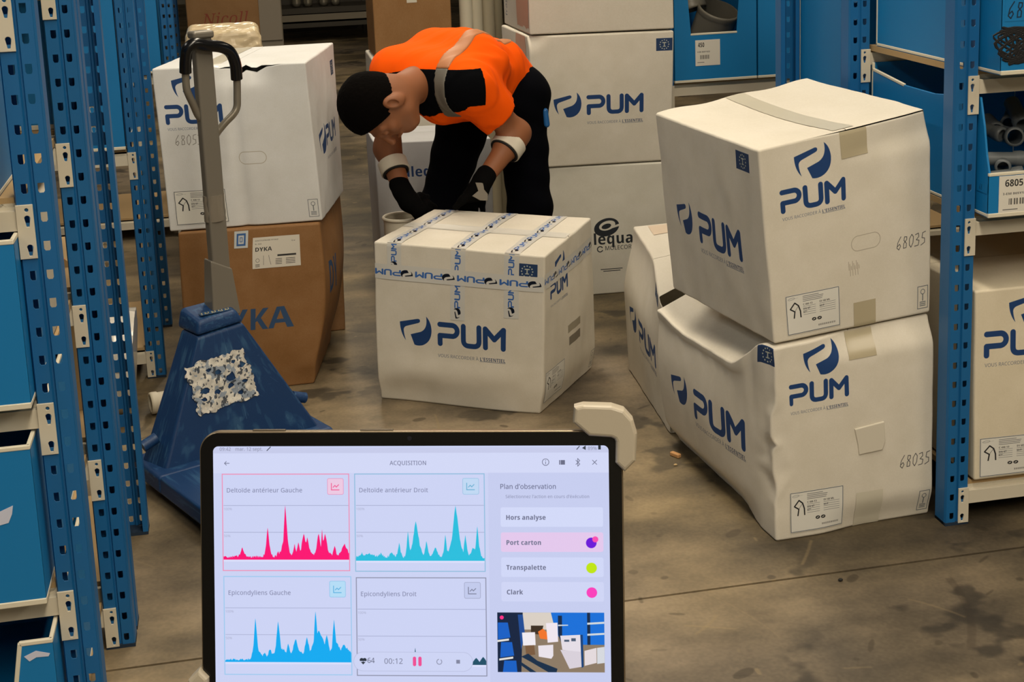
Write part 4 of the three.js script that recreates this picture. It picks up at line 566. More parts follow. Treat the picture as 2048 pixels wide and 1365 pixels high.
// ───────────────────────── the worker ─────────────────────────
function meshSDF(sdf, cx, cy, cz, size, res) {   // surface of a distance field, cube of `size` metres round the centre
  const mc = new MarchingCubes(res, new THREE.MeshBasicMaterial(), false, false, 400000), half = res / 2, k = size / 2, f = mc.field; let i = 0;
  for (let z = 0; z < res; z++) for (let y = 0; y < res; y++) for (let x = 0; x < res; x++) f[i++] = -sdf(cx + (x - half) / half * k, cy + (y - half) / half * k, cz + (z - half) / half * k);
  mc.isolation = 0; mc.update(); const n = mc.count, g = new THREE.BufferGeometry(), p = new Float32Array(n * 3), nn = new Float32Array(n * 3), uv = new Float32Array(n * 2);
  for (let j = 0; j < n; j++) { p[j * 3] = mc.positionArray[j * 3] * k + cx; p[j * 3 + 1] = mc.positionArray[j * 3 + 1] * k + cy; p[j * 3 + 2] = mc.positionArray[j * 3 + 2] * k + cz; for (let q = 0; q < 3; q++) nn[j * 3 + q] = mc.normalArray[j * 3 + q]; uv[j * 2] = p[j * 3]; uv[j * 2 + 1] = p[j * 3 + 1]; }
  g.setAttribute('position', new THREE.BufferAttribute(p, 3)); g.setAttribute('normal', new THREE.BufferAttribute(nn, 3)); g.setAttribute('uv', new THREE.BufferAttribute(uv, 2)); return g;
}
const smin = (a, b, k) => { const h = Math.max(k - Math.abs(a - b), 0) / k; return Math.min(a, b) - h * h * k * 0.25; };
const cap = (x, y, z, a, b, ra, rb) => { const bx = b[0] - a[0], by = b[1] - a[1], bz = b[2] - a[2], px = x - a[0], py = y - a[1], pz = z - a[2], h = clamp((px * bx + py * by + pz * bz) / (bx * bx + by * by + bz * bz), 0, 1), dx = px - bx * h, dy = py - by * h, dz = pz - bz * h; return Math.sqrt(dx * dx + dy * dy + dz * dz) - mix(ra, rb, h); };
const caps = (list, k) => (x, y, z) => { let d = 1e9; for (const [a, b, ra, rb] of list) { const c = cap(x, y, z, a, b, ra, rb); d = d > 1e8 ? c : smin(d, c, k); } return d; };
const ell = (x, y, z, rx, ry, rz) => { const k0 = Math.hypot(x / rx, y / ry, z / rz), k1 = Math.hypot(x / (rx * rx), y / (ry * ry), z / (rz * rz)); return k1 < 1e-9 ? -Math.min(rx, ry, rz) : k0 * (k0 - 1) / k1; };
const J = {
  hipL: [1.0, 0.875, -5.08], hipR: [0.86, 0.88, -5.22], spine1: [0.87, 0.99, -5.09], spine2: [0.76, 1.025, -4.985], chest: [0.67, 0.985, -4.90], neckB: [0.60, 0.972, -4.845], head: [0.466, 0.932, -4.70],
  shL: [0.765, 0.962, -4.79], shR: [0.545, 1.0, -5.0], elL: [0.958, 0.770, -4.90], wrL: [0.806, 0.63, -4.785], elR: [0.503, 0.735, -4.97], wrR: [0.537, 0.60, -4.855],
  knL: [1.02, 0.47, -5.03], anL: [1.06, 0.09, -5.12], knR: [0.70, 0.48, -5.12], anR: [0.66, 0.09, -5.26],
};
const lx = 0.70, lz = 0.71;   // his left, level
const off = (p, l, up = 0) => [p[0] + lx * l, p[1] + up, p[2] + lz * l];
{
  const root = thing('person', 'worker in orange shirt and dark trousers bending over the taped carton, black gloves', 'person', [0.86, 0, -5.15]), O = root.position;
  const add = (parent, name, g, m, label) => part(parent, name, g.translate(-O.x, -O.y, -O.z), m, label);
  const SKIN = std('#8c5736', 0.6), HAIR = matte('#070504'), ORANGE = new THREE.MeshPhysicalMaterial({ color: '#ff5c00', roughness: 0.9, specularIntensity: 0.3, side: THREE.DoubleSide }), YOKE = matte('#06070a'), BAND = std('#8a7663', 0.5), NAVY = matte('#04050a'), GLOVE = matte('#090909'), WHITE_B = std('#d8d0bf', 0.6);
  // head frame: up towards the crown, forward out of the face
  const hu = v3(-0.965, 0.03, 0.22).normalize(), hf0 = v3(-0.13, -0.97, 0.13), hr = hf0.clone().cross(hu).normalize(), hf = hu.clone().cross(hr).normalize();
  const HS = 1.04, HC = J.head, hd = (x, y, z) => { const dx = x - HC[0], dy = y - HC[1], dz = z - HC[2]; return [(dx * hr.x + dy * hr.y + dz * hr.z) / HS, (dx * hu.x + dy * hu.y + dz * hu.z) / HS, (dx * hf.x + dy * hf.y + dz * hf.z) / HS]; };
  const hp = (r, u, f) => [HC[0] + hr.x * r + hu.x * u + hf.x * f, HC[1] + hr.y * r + hu.y * u + hf.y * f, HC[2] + hr.z * r + hu.z * u + hf.z * f];
  const skull = (r, u, f) => smin(ell(r, u - 0.03, f + 0.008, 0.077, 0.10, 0.094), ell(r, u + 0.03, f - 0.032, 0.058, 0.078, 0.064), 0.03);
  const headSDF = (x, y, z) => {
    const [r, u, f] = hd(x, y, z), ar = Math.abs(r); let d = skull(r, u, f);
    d = smin(d, cap(r, u, f, [0, -0.085, 0.068], [0, -0.09, 0.055], 0.022, 0.028), 0.03);              // chin
    d = smin(d, cap(ar, u, f, [0.05, -0.065, 0.02], [0.028, -0.09, 0.055], 0.018, 0.016), 0.03);       // jaw
    d = smin(d, cap(r, u, f, [0, 0.008, 0.098], [0, -0.026, 0.118], 0.008, 0.013), 0.014);             // nose
    d = smin(d, cap(ar, u, f, [0.008, 0.024, 0.092], [0.048, 0.022, 0.072], 0.009, 0.009), 0.016);     // brow
    d = smin(d, cap(ar, u, f, [0.048, -0.015, 0.066], [0.04, -0.02, 0.07], 0.014, 0.014), 0.02);       // cheek
    d = Math.max(d, -(Math.hypot(ar - 0.031, (u - 0.006) * 1.3, f - 0.099) - 0.013));                  // eye socket
    d = smin(d, Math.hypot(ar - 0.031, u - 0.006, f - 0.083) - 0.0125, 0.004);                         // eyeball
    d = smin(d, cap(ar, u, f, [0, -0.052, 0.1], [0.019, -0.054, 0.092], 0.0075, 0.004), 0.006);        // lips
    d = Math.max(d, -cap(ar, u, f, [0, -0.0545, 0.108], [0.02, -0.056, 0.098], 0.0022, 0.0018));
    const e = Math.max(ell(ar - 0.083, u + 0.008 - (f + 0.01) * 0.2, f + 0.012, 0.014, 0.034, 0.021), -ell(ar - 0.094, u + 0.006, f + 0.008, 0.009, 0.02, 0.0115)); d = smin(d, e, 0.008);   // ear
    d = smin(d, cap(x, y, z, J.neckB, hp(0, -0.05, -0.03), 0.066, 0.06), 0.06);
    return d;
  };
  const armL = caps([[J.shL, J.elL, 0.056, 0.042], [J.elL, J.wrL, 0.045, 0.029], [[0.93, 0.755, -4.875], [0.915, 0.74, -4.865], 0.048, 0.045]], 0.03), armR = caps([[J.shR, J.elR, 0.056, 0.042], [J.elR, J.wrR, 0.046, 0.029]], 0.03);
  const core = caps([[J.hipL, J.hipR, 0.085, 0.085], [off(J.spine1, -0.05), off(J.spine1, 0.05), 0.09, 0.09], [off(J.spine2, -0.06), off(J.spine2, 0.06), 0.09, 0.09], [J.shL, J.shR, 0.045, 0.045], [off(J.chest, -0.06), off(J.chest, 0.06), 0.08, 0.08], [J.chest, J.neckB, 0.07, 0.06], [J.hipL, J.knL, 0.07, 0.05], [J.knL, J.anL, 0.045, 0.035], [J.hipR, J.knR, 0.07, 0.05], [J.knR, J.anR, 0.045, 0.035]], 0.05);
  const coreG = meshSDF(core, 0.82, 0.58, -5.0, 1.24, 90), headG = meshSDF(headSDF, 0.49, 0.95, -4.73, 0.42, 128), aL = meshSDF(armL, 0.86, 0.79, -4.85, 0.5, 84), aR = meshSDF(armR, 0.52, 0.79, -4.93, 0.52, 84);
  const body = add(root, 'body', merge([coreG, headG, aL, aR]), SKIN);
  // hair: close cropped cap down to the ears and the nape
  const hairSDF = (x, y, z) => { const [r, u, f] = hd(x, y, z), n = (noise3(x * 160, y * 160, z * 160) - 0.5) * 0.003; const line = f > 0.03 ? (f - 0.03) * 1.15 + 0.004 : (f - 0.03) * 0.62 + 0.004; const lim = line - u + (Math.abs(r) > 0.06 && f > -0.035 && f < 0.02 ? 0.012 : 0); return Math.max(skull(r, u, f) - 0.008 - 0.008 * sstep(0.02, 0.1, u) - n, lim * 0.8); };
  add(root, 'hair', meshSDF(hairSDF, HC[0], HC[1], HC[2], 0.32, 104), HAIR, 'short dark hair');
  add(root, 'eyebrow', meshSDF((x, y, z) => { const [r, u, f] = hd(x, y, z); return cap(Math.abs(r), u, f, [0.014, 0.028, 0.094], [0.05, 0.03, 0.073], 0.004, 0.003); }, HC[0], HC[1], HC[2], 0.3, 90), HAIR);
  // shirt
  const torso = caps([[off(J.hipL, -0.025, 0.03), off(J.hipR, 0.02, 0.03), 0.098, 0.1], [off(J.spine1, -0.06), off(J.spine1, 0.05), 0.116, 0.112], [off(J.spine2, -0.085), off(J.spine2, 0.085), 0.118, 0.118], [off(J.chest, -0.10, 0.0), off(J.chest, 0.10, -0.01), 0.108, 0.1], [J.shL, J.shR, 0.078, 0.078], [[0.70, 0.905, -4.9], [0.84, 0.90, -5.02], 0.085, 0.095]], 0.06);
  const sleeveEndL = [0.886, 0.853, -4.856], sleeveEndR = [0.512, 0.85, -4.985];
  const sleeves = caps([[J.shL, sleeveEndL, 0.082, 0.078], [J.shR, sleeveEndR, 0.078, 0.07]], 0.02);
  const planeCut = (p, n) => (x, y, z) => (x - p[0]) * n[0] + (y - p[1]) * n[1] + (z - p[2]) * n[2];
  const nrm = (a, b) => { const d = v3(b[0] - a[0], b[1] - a[1], b[2] - a[2]).normalize(); return [d.x, d.y, d.z]; };
  const cutL = planeCut(sleeveEndL, nrm(J.shL, J.elL)), cutR = planeCut(sleeveEndR, nrm(J.shR, J.elR));
  const hem = planeCut([0.965, 0.955, -5.175], nrm(J.spine2, [0.945, 0.93, -5.155])), necks = [0.565, 0.955, -4.815], neckCut = planeCut(necks, nrm(J.chest, J.head));
  const folds = (x, y, z) => 0.0035 * Math.sin(26 * (x * 0.8 + z * 0.5 - y * 0.4) + 5 * noise3(x * 7, y * 7, z * 7)) * sstep(0.70, 0.92, x + 0.02) * 2.6 + 0.012 * (noise3(x * 14, y * 14, z * 14) - 0.5);
  const shirtSDF = (x, y, z) => { const s = Math.max(sleeves(x, y, z), Math.max(cutL(x, y, z), -1), x < 0.62 ? cutR(x, y, z) : -1); let t = torso(x, y, z); t = Math.max(t, hem(x, y, z) - 0.02 * Math.sin(x * 30 + y * 40)); const d = smin(t, s, 0.035) + folds(x, y, z); return Math.max(d, neckCut(x, y, z), 0.052 - cap(x, y, z, J.neckB, HC, 0, 0) - 0.0 > 0 ? 0.055 - cap(x, y, z, [0.585, 0.968, -4.832], HC, 0, 0) : -1); };
  const shirt = add(root, 'shirt', meshSDF(shirtSDF, 0.765, 0.955, -4.98, 0.74, 128), ORANGE, 'orange high visibility shirt');
  // black yoke over the shoulders and reflective bands, on top of the shirt
  const T = (x, y, z) => { const d = [J.neckB[0] - J.spine1[0], J.neckB[1] - J.spine1[1], J.neckB[2] - J.spine1[2]], L = Math.hypot(...d); return ((x - J.spine1[0]) * d[0] + (y - J.spine1[1]) * d[1] + (z - J.spine1[2]) * d[2]) / (L * L); };   // 0 at the waist, 1 at the neck
  const Lf = (x, y, z) => (x - J.chest[0]) * lx + (z - J.chest[2]) * lz;   // how far to his left
  const yoke = (x, y, z) => Math.max(shirtSDF(x, y, z) - 0.0022, 0.64 - T(x, y, z) + Math.max(0, Lf(x, y, z) - 0.13) * 1.5, y - (1.03 + 0.17 * Math.min(0, Lf(x, y, z))));
  add(root, 'shirt_yoke', meshSDF((x, y, z) => Math.max(yoke(x, y, z), 0.905 - y - 0.1 * sstep(0.92, 0.98, T(x, y, z))), 0.69, 0.96, -4.9, 0.5, 110), YOKE, 'black shoulder panel of the shirt');
  add(root, 'reflective_band', meshSDF((x, y, z) => Math.max(shirtSDF(x, y, z) - 0.0032, Math.abs(Lf(x, y, z) - 0.108) - 0.023, 0.86 - y, y - 1.034), 0.73, 0.98, -4.93, 0.5, 110), std('#6a655b', 0.5), 'grey reflective band on the shoulder panel');
  add(root, 'reflective_band', meshSDF((x, y, z) => Math.max(shirtSDF(x, y, z) - 0.0032, Math.abs(Lf(x, y, z) - 0.108) - 0.023, 1.034 - y, -0.2 - T(x, y, z)), 0.73, 0.98, -4.93, 0.5, 110), std('#b5774c', 0.55), 'brownish reflective band across the back');
  // trousers
  const pant = caps([[J.hipL, J.hipR, 0.118, 0.118], [[0.90, 0.95, -5.12], [0.95, 0.94, -5.17], 0.115, 0.115], [J.hipL, J.knL, 0.104, 0.076], [J.knL, J.anL, 0.076, 0.08], [J.hipR, J.knR, 0.112, 0.07], [J.knR, J.anR, 0.07, 0.078]], 0.035), waist = planeCut([0.86, 0.99, -5.1], nrm(J.hipR, [0.70, 1.02, -5.0]));
  add(root, 'trousers', meshSDF((x, y, z) => Math.max(pant(x, y, z) + 0.006 * (noise3(x * 13, y * 13, z * 13) - 0.5) + 0.002 * Math.sin(y * 60 + x * 30), 0.07 - y, planeCut([0.80, 1.03, -5.03], nrm([0.93, 0.9, -5.15], J.spine2))(x, y, z)), 0.87, 0.56, -5.13, 1.16, 116), NAVY, 'dark navy work trousers');
  for (const [a, k] of [[J.anL, J.knL], [J.anR, J.knR]]) add(root, 'shoe', meshSDF((x, y, z) => Math.max(smin(cap(x, y, z, [a[0] + 0.02, 0.055, a[2] - 0.03], [a[0] - 0.07, 0.045, a[2] + 0.13], 0.052, 0.046), cap(x, y, z, a, [a[0], 0.06, a[2]], 0.05, 0.05), 0.03), 0.004 - y), a[0] - 0.02, 0.1, a[2] + 0.05, 0.36, 56), std('#1d1b1a', 0.7), 'black safety shoe');
  // gloves: palm and five fingers each
  const hand = (parent, wr, list, c, size) => add(parent, 'glove', meshSDF(caps(list, 0.012), ...c, size, 96), GLOVE, 'black work glove');
  const K = [0.770, 0.572, -4.792];
  const gl = hand(root, J.wrL, [[[0.822, 0.648, -4.797], J.wrL, 0.036, 0.034], [J.wrL, [0.79, 0.60, -4.785], 0.034, 0.036], [[0.79, 0.60, -4.785], [0.762, 0.583, -4.79], 0.034, 0.026], [[0.79, 0.60, -4.785], [0.80, 0.582, -4.805], 0.034, 0.026],
    [[0.748, 0.580, -4.80], [0.733, 0.557, -4.82], 0.0125, 0.0115], [[0.733, 0.557, -4.82], [0.732, 0.515, -4.832], 0.0115, 0.0098], [[0.766, 0.578, -4.805], [0.757, 0.55, -4.825], 0.0125, 0.0118], [[0.757, 0.55, -4.825], [0.757, 0.50, -4.832], 0.0118, 0.01], [[0.786, 0.576, -4.808], [0.782, 0.548, -4.822], 0.012, 0.0115], [[0.782, 0.548, -4.822], [0.783, 0.505, -4.822], 0.0115, 0.0098], [[0.806, 0.576, -4.806], [0.807, 0.55, -4.815], 0.011, 0.0105], [[0.807, 0.55, -4.815], [0.808, 0.518, -4.81], 0.0105, 0.009],
    [[0.775, 0.60, -4.772], [0.733, 0.575, -4.768], 0.017, 0.0135], [[0.733, 0.575, -4.768], [0.706, 0.549, -4.77], 0.0135, 0.0105]], [0.77, 0.575, -4.80], 0.24);
  const gr = hand(root, J.wrR, [[[0.528, 0.622, -4.875], J.wrR, 0.036, 0.033], [J.wrR, [0.556, 0.566, -4.845], 0.034, 0.037], [[0.556, 0.566, -4.845], [0.58, 0.54, -4.838], 0.034, 0.028],
    [[0.592, 0.55, -4.85], [0.624, 0.548, -4.868], 0.0125, 0.0115], [[0.624, 0.548, -4.868], [0.65, 0.53, -4.888], 0.0115, 0.0098], [[0.595, 0.54, -4.838], [0.622, 0.524, -4.865], 0.0125, 0.0115], [[0.622, 0.524, -4.865], [0.64, 0.50, -4.89], 0.0115, 0.01], [[0.59, 0.528, -4.83], [0.605, 0.505, -4.86], 0.012, 0.011], [[0.605, 0.505, -4.86], [0.62, 0.48, -4.886], 0.011, 0.0095], [[0.578, 0.52, -4.83], [0.585, 0.49, -4.855], 0.011, 0.0105], [[0.585, 0.49, -4.855], [0.598, 0.468, -4.88], 0.0105, 0.009],
    [[0.57, 0.573, -4.855], [0.598, 0.575, -4.875], 0.016, 0.0125], [[0.598, 0.575, -4.875], [0.625, 0.568, -4.885], 0.0125, 0.01]], [0.585, 0.54, -4.86], 0.24);
  const ps = [[-0.012, 0.012], [0.0, 0.014], [0.004, 0.004], [0.012, -0.002], [0.014, -0.012], [0.002, -0.014], [-0.012, -0.01], [-0.004, 0.0]]; const pg = new THREE.ExtrudeGeometry(new THREE.Shape(ps.map((p) => new THREE.Vector2(p[0] * 2.1, p[1] * 2.1))), { depth: 0.002, bevelEnabled: true, bevelSize: 0.001, bevelThickness: 0.0008, bevelSegments: 1 }); const pm = part(gl, 'glove_print', pg, std('#7c756a', 0.6), 'pale print on the back of the glove'); pm.position.set(0.793 - O.x, 0.603, -4.7475 - O.z); pm.rotation.set(-0.1, 0.1, -0.3);
  // sensor bands on both forearms
  const band = (a, b, t, r, w) => { const A = v3(...a), B = v3(...b), d = B.clone().sub(A).normalize(), q = new THREE.Quaternion().setFromUnitVectors(v3(0, 1, 0), d), c = A.lerp(B, t), ring = (r0, r1, h0, h1) => new THREE.LatheGeometry([[r0, h0], [r1 - 0.002, h0], [r1, h0 + 0.002], [r1, h1 - 0.002], [r1 - 0.002, h1], [r0, h1], [r0, h0]].map((p) => new THREE.Vector2(...p)), 40);
    const m = part(root, 'sensor_band', ring(r - 0.006, r + 0.003, -w / 2, w / 2), WHITE_B, 'white sensor band round the forearm'); m.position.copy(c).sub(O); m.quaternion.copy(q); part(m, 'strap', ring(r - 0.009, r - 0.002, w / 2 - 0.004, w / 2 + 0.006), std('#0d0d0e', 0.8), 'black strap edge'); };
  band(J.elL, J.wrL, 0.27, 0.056, 0.048); band(J.elR, J.wrR, 0.42, 0.049, 0.046);
  const pen = part(root, 'pocket_tool', new THREE.CapsuleGeometry(0.011, 0.05, 4, 10), std('#1d5f9e', 0.4), 'blue tool in the trouser pocket'); pen.position.set(1.085 - O.x, 0.80, -5.0 - O.z); pen.rotation.z = 0.1;
}

// ───────────────────────── smaller things ─────────────────────────
const PVC = std('#55585a', 0.45), PVC2 = std('#63686a', 0.4);
function pipeGeo(r, len, wall = 0.004, bead = true) { const p = [[r - wall, 0], [r, 0], [r, len]]; if (bead) p.splice(1, 2, [r + 0.003, 0], [r + 0.004, 0.008], [r + 0.003, 0.022], [r, 0.026], [r, len]); p.push([r - wall, len], [r - wall, 0]); return new THREE.LatheGeometry(p.map((q) => new THREE.Vector2(...q)), 36); }
function fitting(label, pos, r, len, dir, mat = PVC, group, name = 'pipe_fitting') { const m = solo(name, label, 'pipe', pipeGeo(r, len, r < 0.03 ? 0.0025 : 0.004), mat, pos, group); m.quaternion.setFromUnitVectors(v3(0, 1, 0), v3(...dir).normalize()); return m; }
// grey fittings in the open bin on the right rack
const inBin = 'grey pipe fittings in the open bin', fl = 'grey plastic pipe fitting heaped in the open blue bin';
[[2030, 274, -3.20, 0.021, 0.11, [0.25, -0.1, -1]], [2004, 270, -3.22, 0.016, 0.09, [-0.4, 0.2, -1]], [1992, 262, -3.30, 0.02, 0.1, [0.3, 0.1, -1]], [2006, 335, -3.13, 0.016, 0.08, [0.5, 0.05, -1]], [2046, 318, -3.16, 0.017, 0.11, [-1, 0.06, -0.1]], [2020, 250, -3.36, 0.022, 0.1, [0.7, 0.2, -1]], [2045, 345, -3.12, 0.013, 0.08, [-1, -0.12, -0.3]], [2046, 250, -3.3, 0.02, 0.1, [0.2, 0.5, -1]]].forEach(([u, v, z, r, l, d], i) => fitting({ 0: 'round grey pipe mouth facing straight out of the open blue bin', 3: 'small grey pipe mouth under the crosswise pipe in the open bin', 4: 'grey pipe lying crosswise near the front of the open blue bin' }[i] ?? fl, onZ(u, v, z), r, l, d, PVC2, inBin));
// large pipes behind the window of the far bin
fitting('wide grey pipe socket lying behind the window of the bin labelled 450', onZ(1432, 28, -5.75), 0.085, 0.2, [0.15, 0.75, 0.35].map((x) => -x), std('#6f6a5e', 0.45)); scene.children[scene.children.length - 1].position.copy(onZ(1438, 18, -5.70)); fitting('grey pipe bend beside the wide socket in the bin labelled 450', onZ(1385, 20, -5.78), 0.06, 0.25, [-0.2, 0.9, -0.3], std('#6f6a5e', 0.4));
// labels and marker on bins
const binNamed = (s) => scene.children.find((c) => c.userData.label?.includes(s));
function binLabel(b, x, y, w, h, head, z = 0.0016) { const [c, g] = canvasOf(320, 300); g.fillStyle = '#dcd8cd'; g.fillRect(0, 0, 320, 300); g.fillStyle = '#1d1d1d'; g.save(); g.translate(34, 82); g.scale(0.72, 1.05); g.font = 'bold 70px sans-serif'; g.fillText(head, 0, 0); g.restore(); g.fillStyle = '#555'; g.font = 'bold 24px sans-serif'; g.fillText('I-EM 865Y1033', 24, 146); g.fillStyle = '#222'; for (let i = 0; i < 24; i++) if ((i * 5) % 7 < 4) g.fillRect(60 + i * 5, 175, 3.6, 48); g.fillStyle = '#666'; g.fillRect(24, 256, 90, 7); part(b, 'bin_label', rbox(w, h, 0.001, 0.0004, x, y, z), std('#fff', 0.6, { map: tex(c) }), 'white bin label with black print'); }
binLabel(binNamed('6805'), -0.125, 0.052, 0.14, 0.096, '6805'); binLabel(binNamed('showing large grey pipes'), -0.035, 0.118, 0.105, 0.105, '450');
{ // marker scribble and digits on the bin above the fittings
  const b = binNamed('black scribble'), INKM = std('#0b0d12', 0.6), pts = []; for (let i = 0; i < 60; i++) pts.push(v3(-0.17 + 0.055 * Math.sin(i * 2.3) + 0.02 * Math.sin(i * 0.7), 0.065 + 0.042 * Math.cos(i * 1.63) + i * 0.0001, 0.0022)); const m = part(b, 'marker_scribble', tubeAlong(pts, 0.0026, 500, 5), INKM, 'black marker scribble'); m.scale.z = 0.3; m.position.z = 0.0012;
  const [c, g] = canvasOf(256, 128); g.fillStyle = '#0475b4'; g.fillRect(0, 0, 256, 128); marker(g, '68', 20, 14, 96, '#0a2a44', 1.5); part(b, 'marker_digits', new THREE.PlaneGeometry(0.1, 0.05).translate(-0.165, 0.15, 0.0016), std('#fff', 0.5, { map: tex(c) }), 'digits written in dark marker');
  const b2 = binNamed('6805'), [c2, g2] = canvasOf(256, 128); g2.fillStyle = '#0475b4'; g2.fillRect(0, 0, 256, 128); marker(g2, '68', 60, 30, 70, '#0a2a44', 1.3);
  const m2 = part(b2, 'marker_digits', new THREE.PlaneGeometry(0.05, 0.025), std('#fff', 0.5, { map: tex(c2) }), 'digits written in dark marker'); m2.position.set(-0.2216, 0.07, -0.03); m2.rotation.y = -Math.PI / 2;
}
// roll wrapped in plastic, on the floor between the left rows
{ const g = new THREE.CylinderGeometry(0.17, 0.17, 0.34, 56, 14), p = g.attributes.position; for (let i = 0; i < p.count; i++) { const x = p.getX(i), y = p.getY(i), z = p.getZ(i), k = 1 + (noise3(x * 16, y * 16, z * 16) - 0.5) * 0.2 + (noise3(x * 50, y * 40, z * 50) - 0.5) * 0.06; p.setXYZ(i, x * k, y, z * k); } g.computeVertexNormals(); g.rotateZ(Math.PI / 2 - 0.1); const m = solo('wrapped_roll', 'white roll wrapped in shiny film on the floor behind the rack posts', 'roll', g, std('#cfc9bd', 0.18), [-0.56, 0.185, -4.58]); }
{ const m = fitting('short cream pipe end on the floor behind the pallet truck', onY(300, 800, 0.05), 0.032, 0.2, [0.75, 0.0, -0.2], std('#c9c1ae', 0.5), null, 'pipe_offcut'); m.position.y = 0.037; }
{ const s = new THREE.Shape([[0, 0], [0.075, 0], [0.07, 0.2], [0.085, 0.34], [0.045, 0.37], [0.03, 0.36], [0.01, 0.375], [0, 0.2]].map((q) => new THREE.Vector2(...q))), [c, g] = canvasOf(128, 512); g.fillStyle = '#b79a6c'; g.fillRect(0, 0, 128, 512); g.strokeStyle = '#c8642c'; g.lineWidth = 6; g.beginPath(); g.moveTo(30, 90); g.bezierCurveTo(90, 60, 90, 140, 40, 150); g.bezierCurveTo(90, 190, 60, 230, 40, 210); g.stroke(); const ge = new THREE.ExtrudeGeometry(s, { depth: 0.005, bevelEnabled: false }), uv = ge.attributes.uv; for (let i = 0; i < uv.count; i++) uv.setXY(i, uv.getX(i) / 0.09, uv.getY(i) / 0.38); solo('cardboard_scrap', 'torn cardboard strip with orange writing between the perforated rack posts', 'cardboard', ge, std('#fff', 0.85, { map: tex(c) }), [-0.468, LEVEL(1) + 0.018, -3.36]); }
{ const q = onY(1351, 910, 0.006), g = rbox(0.014, 0.012, 0.034, 0.003); solo('wood_chip', 'small orange wood chip on the floor by the crushed carton', 'chip', g, std('#b98a58', 0.85), [q.x, 0.006, q.z]).rotation.y = 0.5; const q2 = onY(1351, 932, 0); solo('paper_crumb', 'tiny pale crumb on the floor near the wood chip', 'crumb', new THREE.IcosahedronGeometry(0.006, 0).scale(1, 0.5, 0.7), std('#c2a678', 0.9), [q2.x, 0.003, q2.z]); }
{ const q = onY(1681, 1163, 0); solo('pebble', 'small black pebble on the concrete near the floor joint', 'pebble', new THREE.IcosahedronGeometry(0.006, 1).scale(1, 0.6, 0.8), std('#191817', 0.8), [q.x, 0.0035, q.z]); }
{ const g = thing('plastic_tube', 'white upright tube standing behind the corner of the taped carton', 'tube', [0.538, 0, -4.935]); part(g, 'wall', pipeGeo(0.066, 0.49, 0.004, false), std('#cfc8b6', 0.5)); part(g, 'rim', new THREE.TorusGeometry(0.066, 0.006, 10, 36).rotateX(Math.PI / 2).translate(0, 0.492, 0), std('#d6cfbd', 0.45)); }

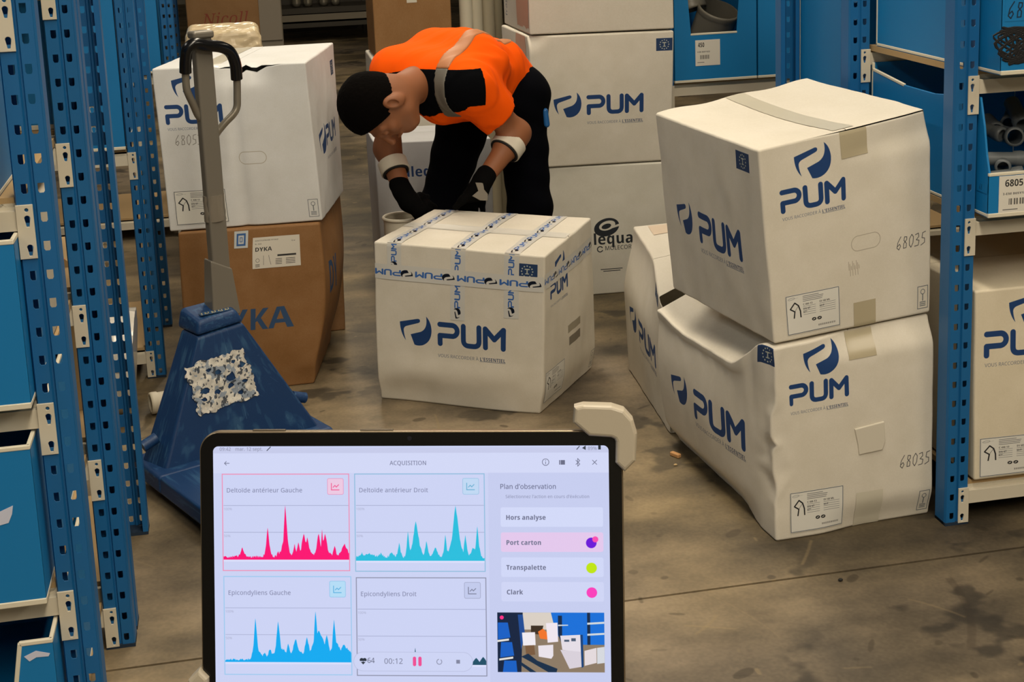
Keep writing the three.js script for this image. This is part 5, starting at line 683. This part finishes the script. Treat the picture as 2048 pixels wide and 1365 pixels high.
// ───────────────────────── far end of the aisle ─────────────────────────
{
  const A = onZ(375, 60, -7.2), B = onZ(520, 60, -7.2), top = 1.5, y0 = 0.78, x0 = A.x, x1 = B.x;
  carton({ label: 'brown carton at the foot of the stack with red script lettering', c: [P(x0, 0, -7.2), P(x1, 0, -7.2), P(x1, 0, -7.7), P(x0, 0, -7.7), P(x0, y0, -7.2), P(x1, y0, -7.2), P(x1, y0, -7.7), P(x0, y0, -7.7)], color: '#6d4c2c', n: 6 });
  carton({ label: 'brown carton with red script lettering behind the film wrapped package', c: [P(x0, y0 + 0.004, -7.2), P(x1, y0 + 0.004, -7.2), P(x1, y0 + 0.004, -7.7), P(x0, y0 + 0.004, -7.7), P(x0, top, -7.2), P(x1, top, -7.2), P(x1, top, -7.7), P(x0, top, -7.7)], color: '#75552f', n: 8, faces: { front: (g, w, h) => { g.fillStyle = '#6f2d18'; g.font = 'italic 80px serif'; g.save(); g.translate(w * 0.2, h * (1 - (onZ(450, 50, -7.2).y - y0) / (top - y0))); g.fillText('Nicoll', 0, 0); g.restore(); } } });
  const a = onZ(362, 62, -6.25), b = onZ(530, 112, -6.25), yb = b.y - 0.02, yt = a.y - 0.004;
  carton({ label: 'brown carton under the film wrapped package behind the white carton', c: [P(a.x + 0.03, 0, -6.2), P(b.x, 0, -6.2), P(b.x, 0, -6.6), P(a.x + 0.03, 0, -6.6), P(a.x + 0.03, yb - 0.004, -6.2), P(b.x, yb - 0.004, -6.2), P(b.x, yb - 0.004, -6.6), P(a.x + 0.03, yb - 0.004, -6.6)], color: '#7a5731', n: 6 });
  const wp = thing('wrapped_package', 'package wrapped in glossy film behind the white carton', 'package', [(a.x + b.x) / 2, yb, -6.4]); const ge = hexGeo([[-(b.x - a.x) / 2, 0, 0.2], [(b.x - a.x) / 2, 0, 0.2], [(b.x - a.x) / 2, 0, -0.2], [-(b.x - a.x) / 2, 0, -0.2], [-(b.x - a.x) / 2 + 0.02, yt - yb, 0.18], [(b.x - a.x) / 2 - 0.02, yt - yb, 0.18], [(b.x - a.x) / 2 - 0.02, yt - yb, -0.18], [-(b.x - a.x) / 2 + 0.02, yt - yb, -0.18]], 0.025, 16), p = ge.attributes.position; for (let i = 0; i < p.count; i++) { const n = noise3(p.getX(i) * 30, p.getY(i) * 40, p.getZ(i) * 30) - 0.5; p.setXYZ(i, p.getX(i) + n * 0.012, Math.max(0, p.getY(i) + n * 0.012), p.getZ(i) + n * 0.012); } ge.computeVertexNormals(); part(wp, 'film_wrap', ge, std('#cdbb98', 0.28), 'glossy clear film over cardboard');
  // standing white pipes
  [[932, 0.03, '#c6bfab'], [950, 0.034, '#b9b19c'], [976, 0.03, '#a79d86'], [992, 0.03, '#8f866f']].forEach(([u, r, col], i) => { const q = onZ(u, 30, -6.45 - i * 0.03); solo('plastic_pipe', ['palest cream pipe standing beside the tall brown carton', 'pale cream pipe standing between two other upright pipes, second from the brown carton', 'beige pipe standing third from the tall brown carton', 'dull brown pipe standing nearest to the stack of white cartons'][i], 'pipe', pipeGeo(r, 2.0, 0.003, false), std(col, 0.45), [q.x, 0, q.z], 'upright pipes beside the brown carton'); });
  // far rack and cabinet
  const z = -15.6, X = (u) => onZ(u, 40, z).x, Y = (v) => onZ(650, v, z).y, dk = std('#3d382f', 0.6, { metalness: 0.2 }), r = thing('steel_shelving', 'dark steel shelving with bright fittings at the far end of the aisle', 'shelving', [X(650), 0, z]);
  const w = X(752) - X(566); for (const s of [-1, 1]) for (const d of [0, -0.7]) part(r, 'post', box(0.06, 3, 0.06, s * w / 2, 1.5, d), dk);
  for (const v of [20, 34, 46]) part(r, 'beam', box(w, v === 34 ? 0.10 : 0.07, 0.05, 0, Y(v), 0.02), v === 34 ? std('#7a7160', 0.5) : dk);
  for (const v of [22, 47]) part(r, 'shelf', box(w, 0.03, 0.66, 0, Y(v) + 0.02, -0.35), dk); part(r, 'shade_backing', box(w, 2.9, 0.02, 0, 1.5, -0.72), dk);  // dark backing added to stand for the shade behind the shelves
  [597, 620, 652, 676].forEach((u, i) => solo('steel_cylinder', 'small bright steel cylinder standing on the far dark shelving', 'cylinder', new THREE.CapsuleGeometry(0.05, 0.22, 6, 16), std('#b8b2a2', 0.25, { metalness: 0.8 }), [X(u), Y(22) + 0.195, z - 0.2], 'steel cylinders on the far shelving'));
  [605, 640, 680, 718].forEach((u, i) => solo('storage_tray', 'small dark blue tray on the lower shelf of the far dark shelving', 'tray', merge([box(0.16, 0.01, 0.2, 0, 0.005, 0), box(0.16, 0.1, 0.01, 0, 0.05, 0.1), box(0.16, 0.1, 0.01, 0, 0.05, -0.1), box(0.01, 0.1, 0.2, 0.08, 0.05, 0), box(0.01, 0.1, 0.2, -0.08, 0.05, 0)]), std('#2d3a48', 0.5), [X(u), Y(47) + 0.036, z - 0.15], 'trays on the far shelving'));
  const cb = thing('metal_cabinet', 'grey beige metal cabinet beside the far dark shelving', 'cabinet', [onZ(540, 60, -14.6).x, 0, -14.6]); part(cb, 'body', rbox(0.26, 2.2, 0.5, 0.01, 0, 1.1, -0.25), std('#8b8272', 0.55)); for (const y of [0.02 + 0.56, 1.5]) part(cb, 'door', rbox(0.24, y < 1 ? 0.86 : 0.9, 0.02, 0.005, 0, y, 0.012), std('#93897a', 0.5));
}
renderer.render(scene, camera);
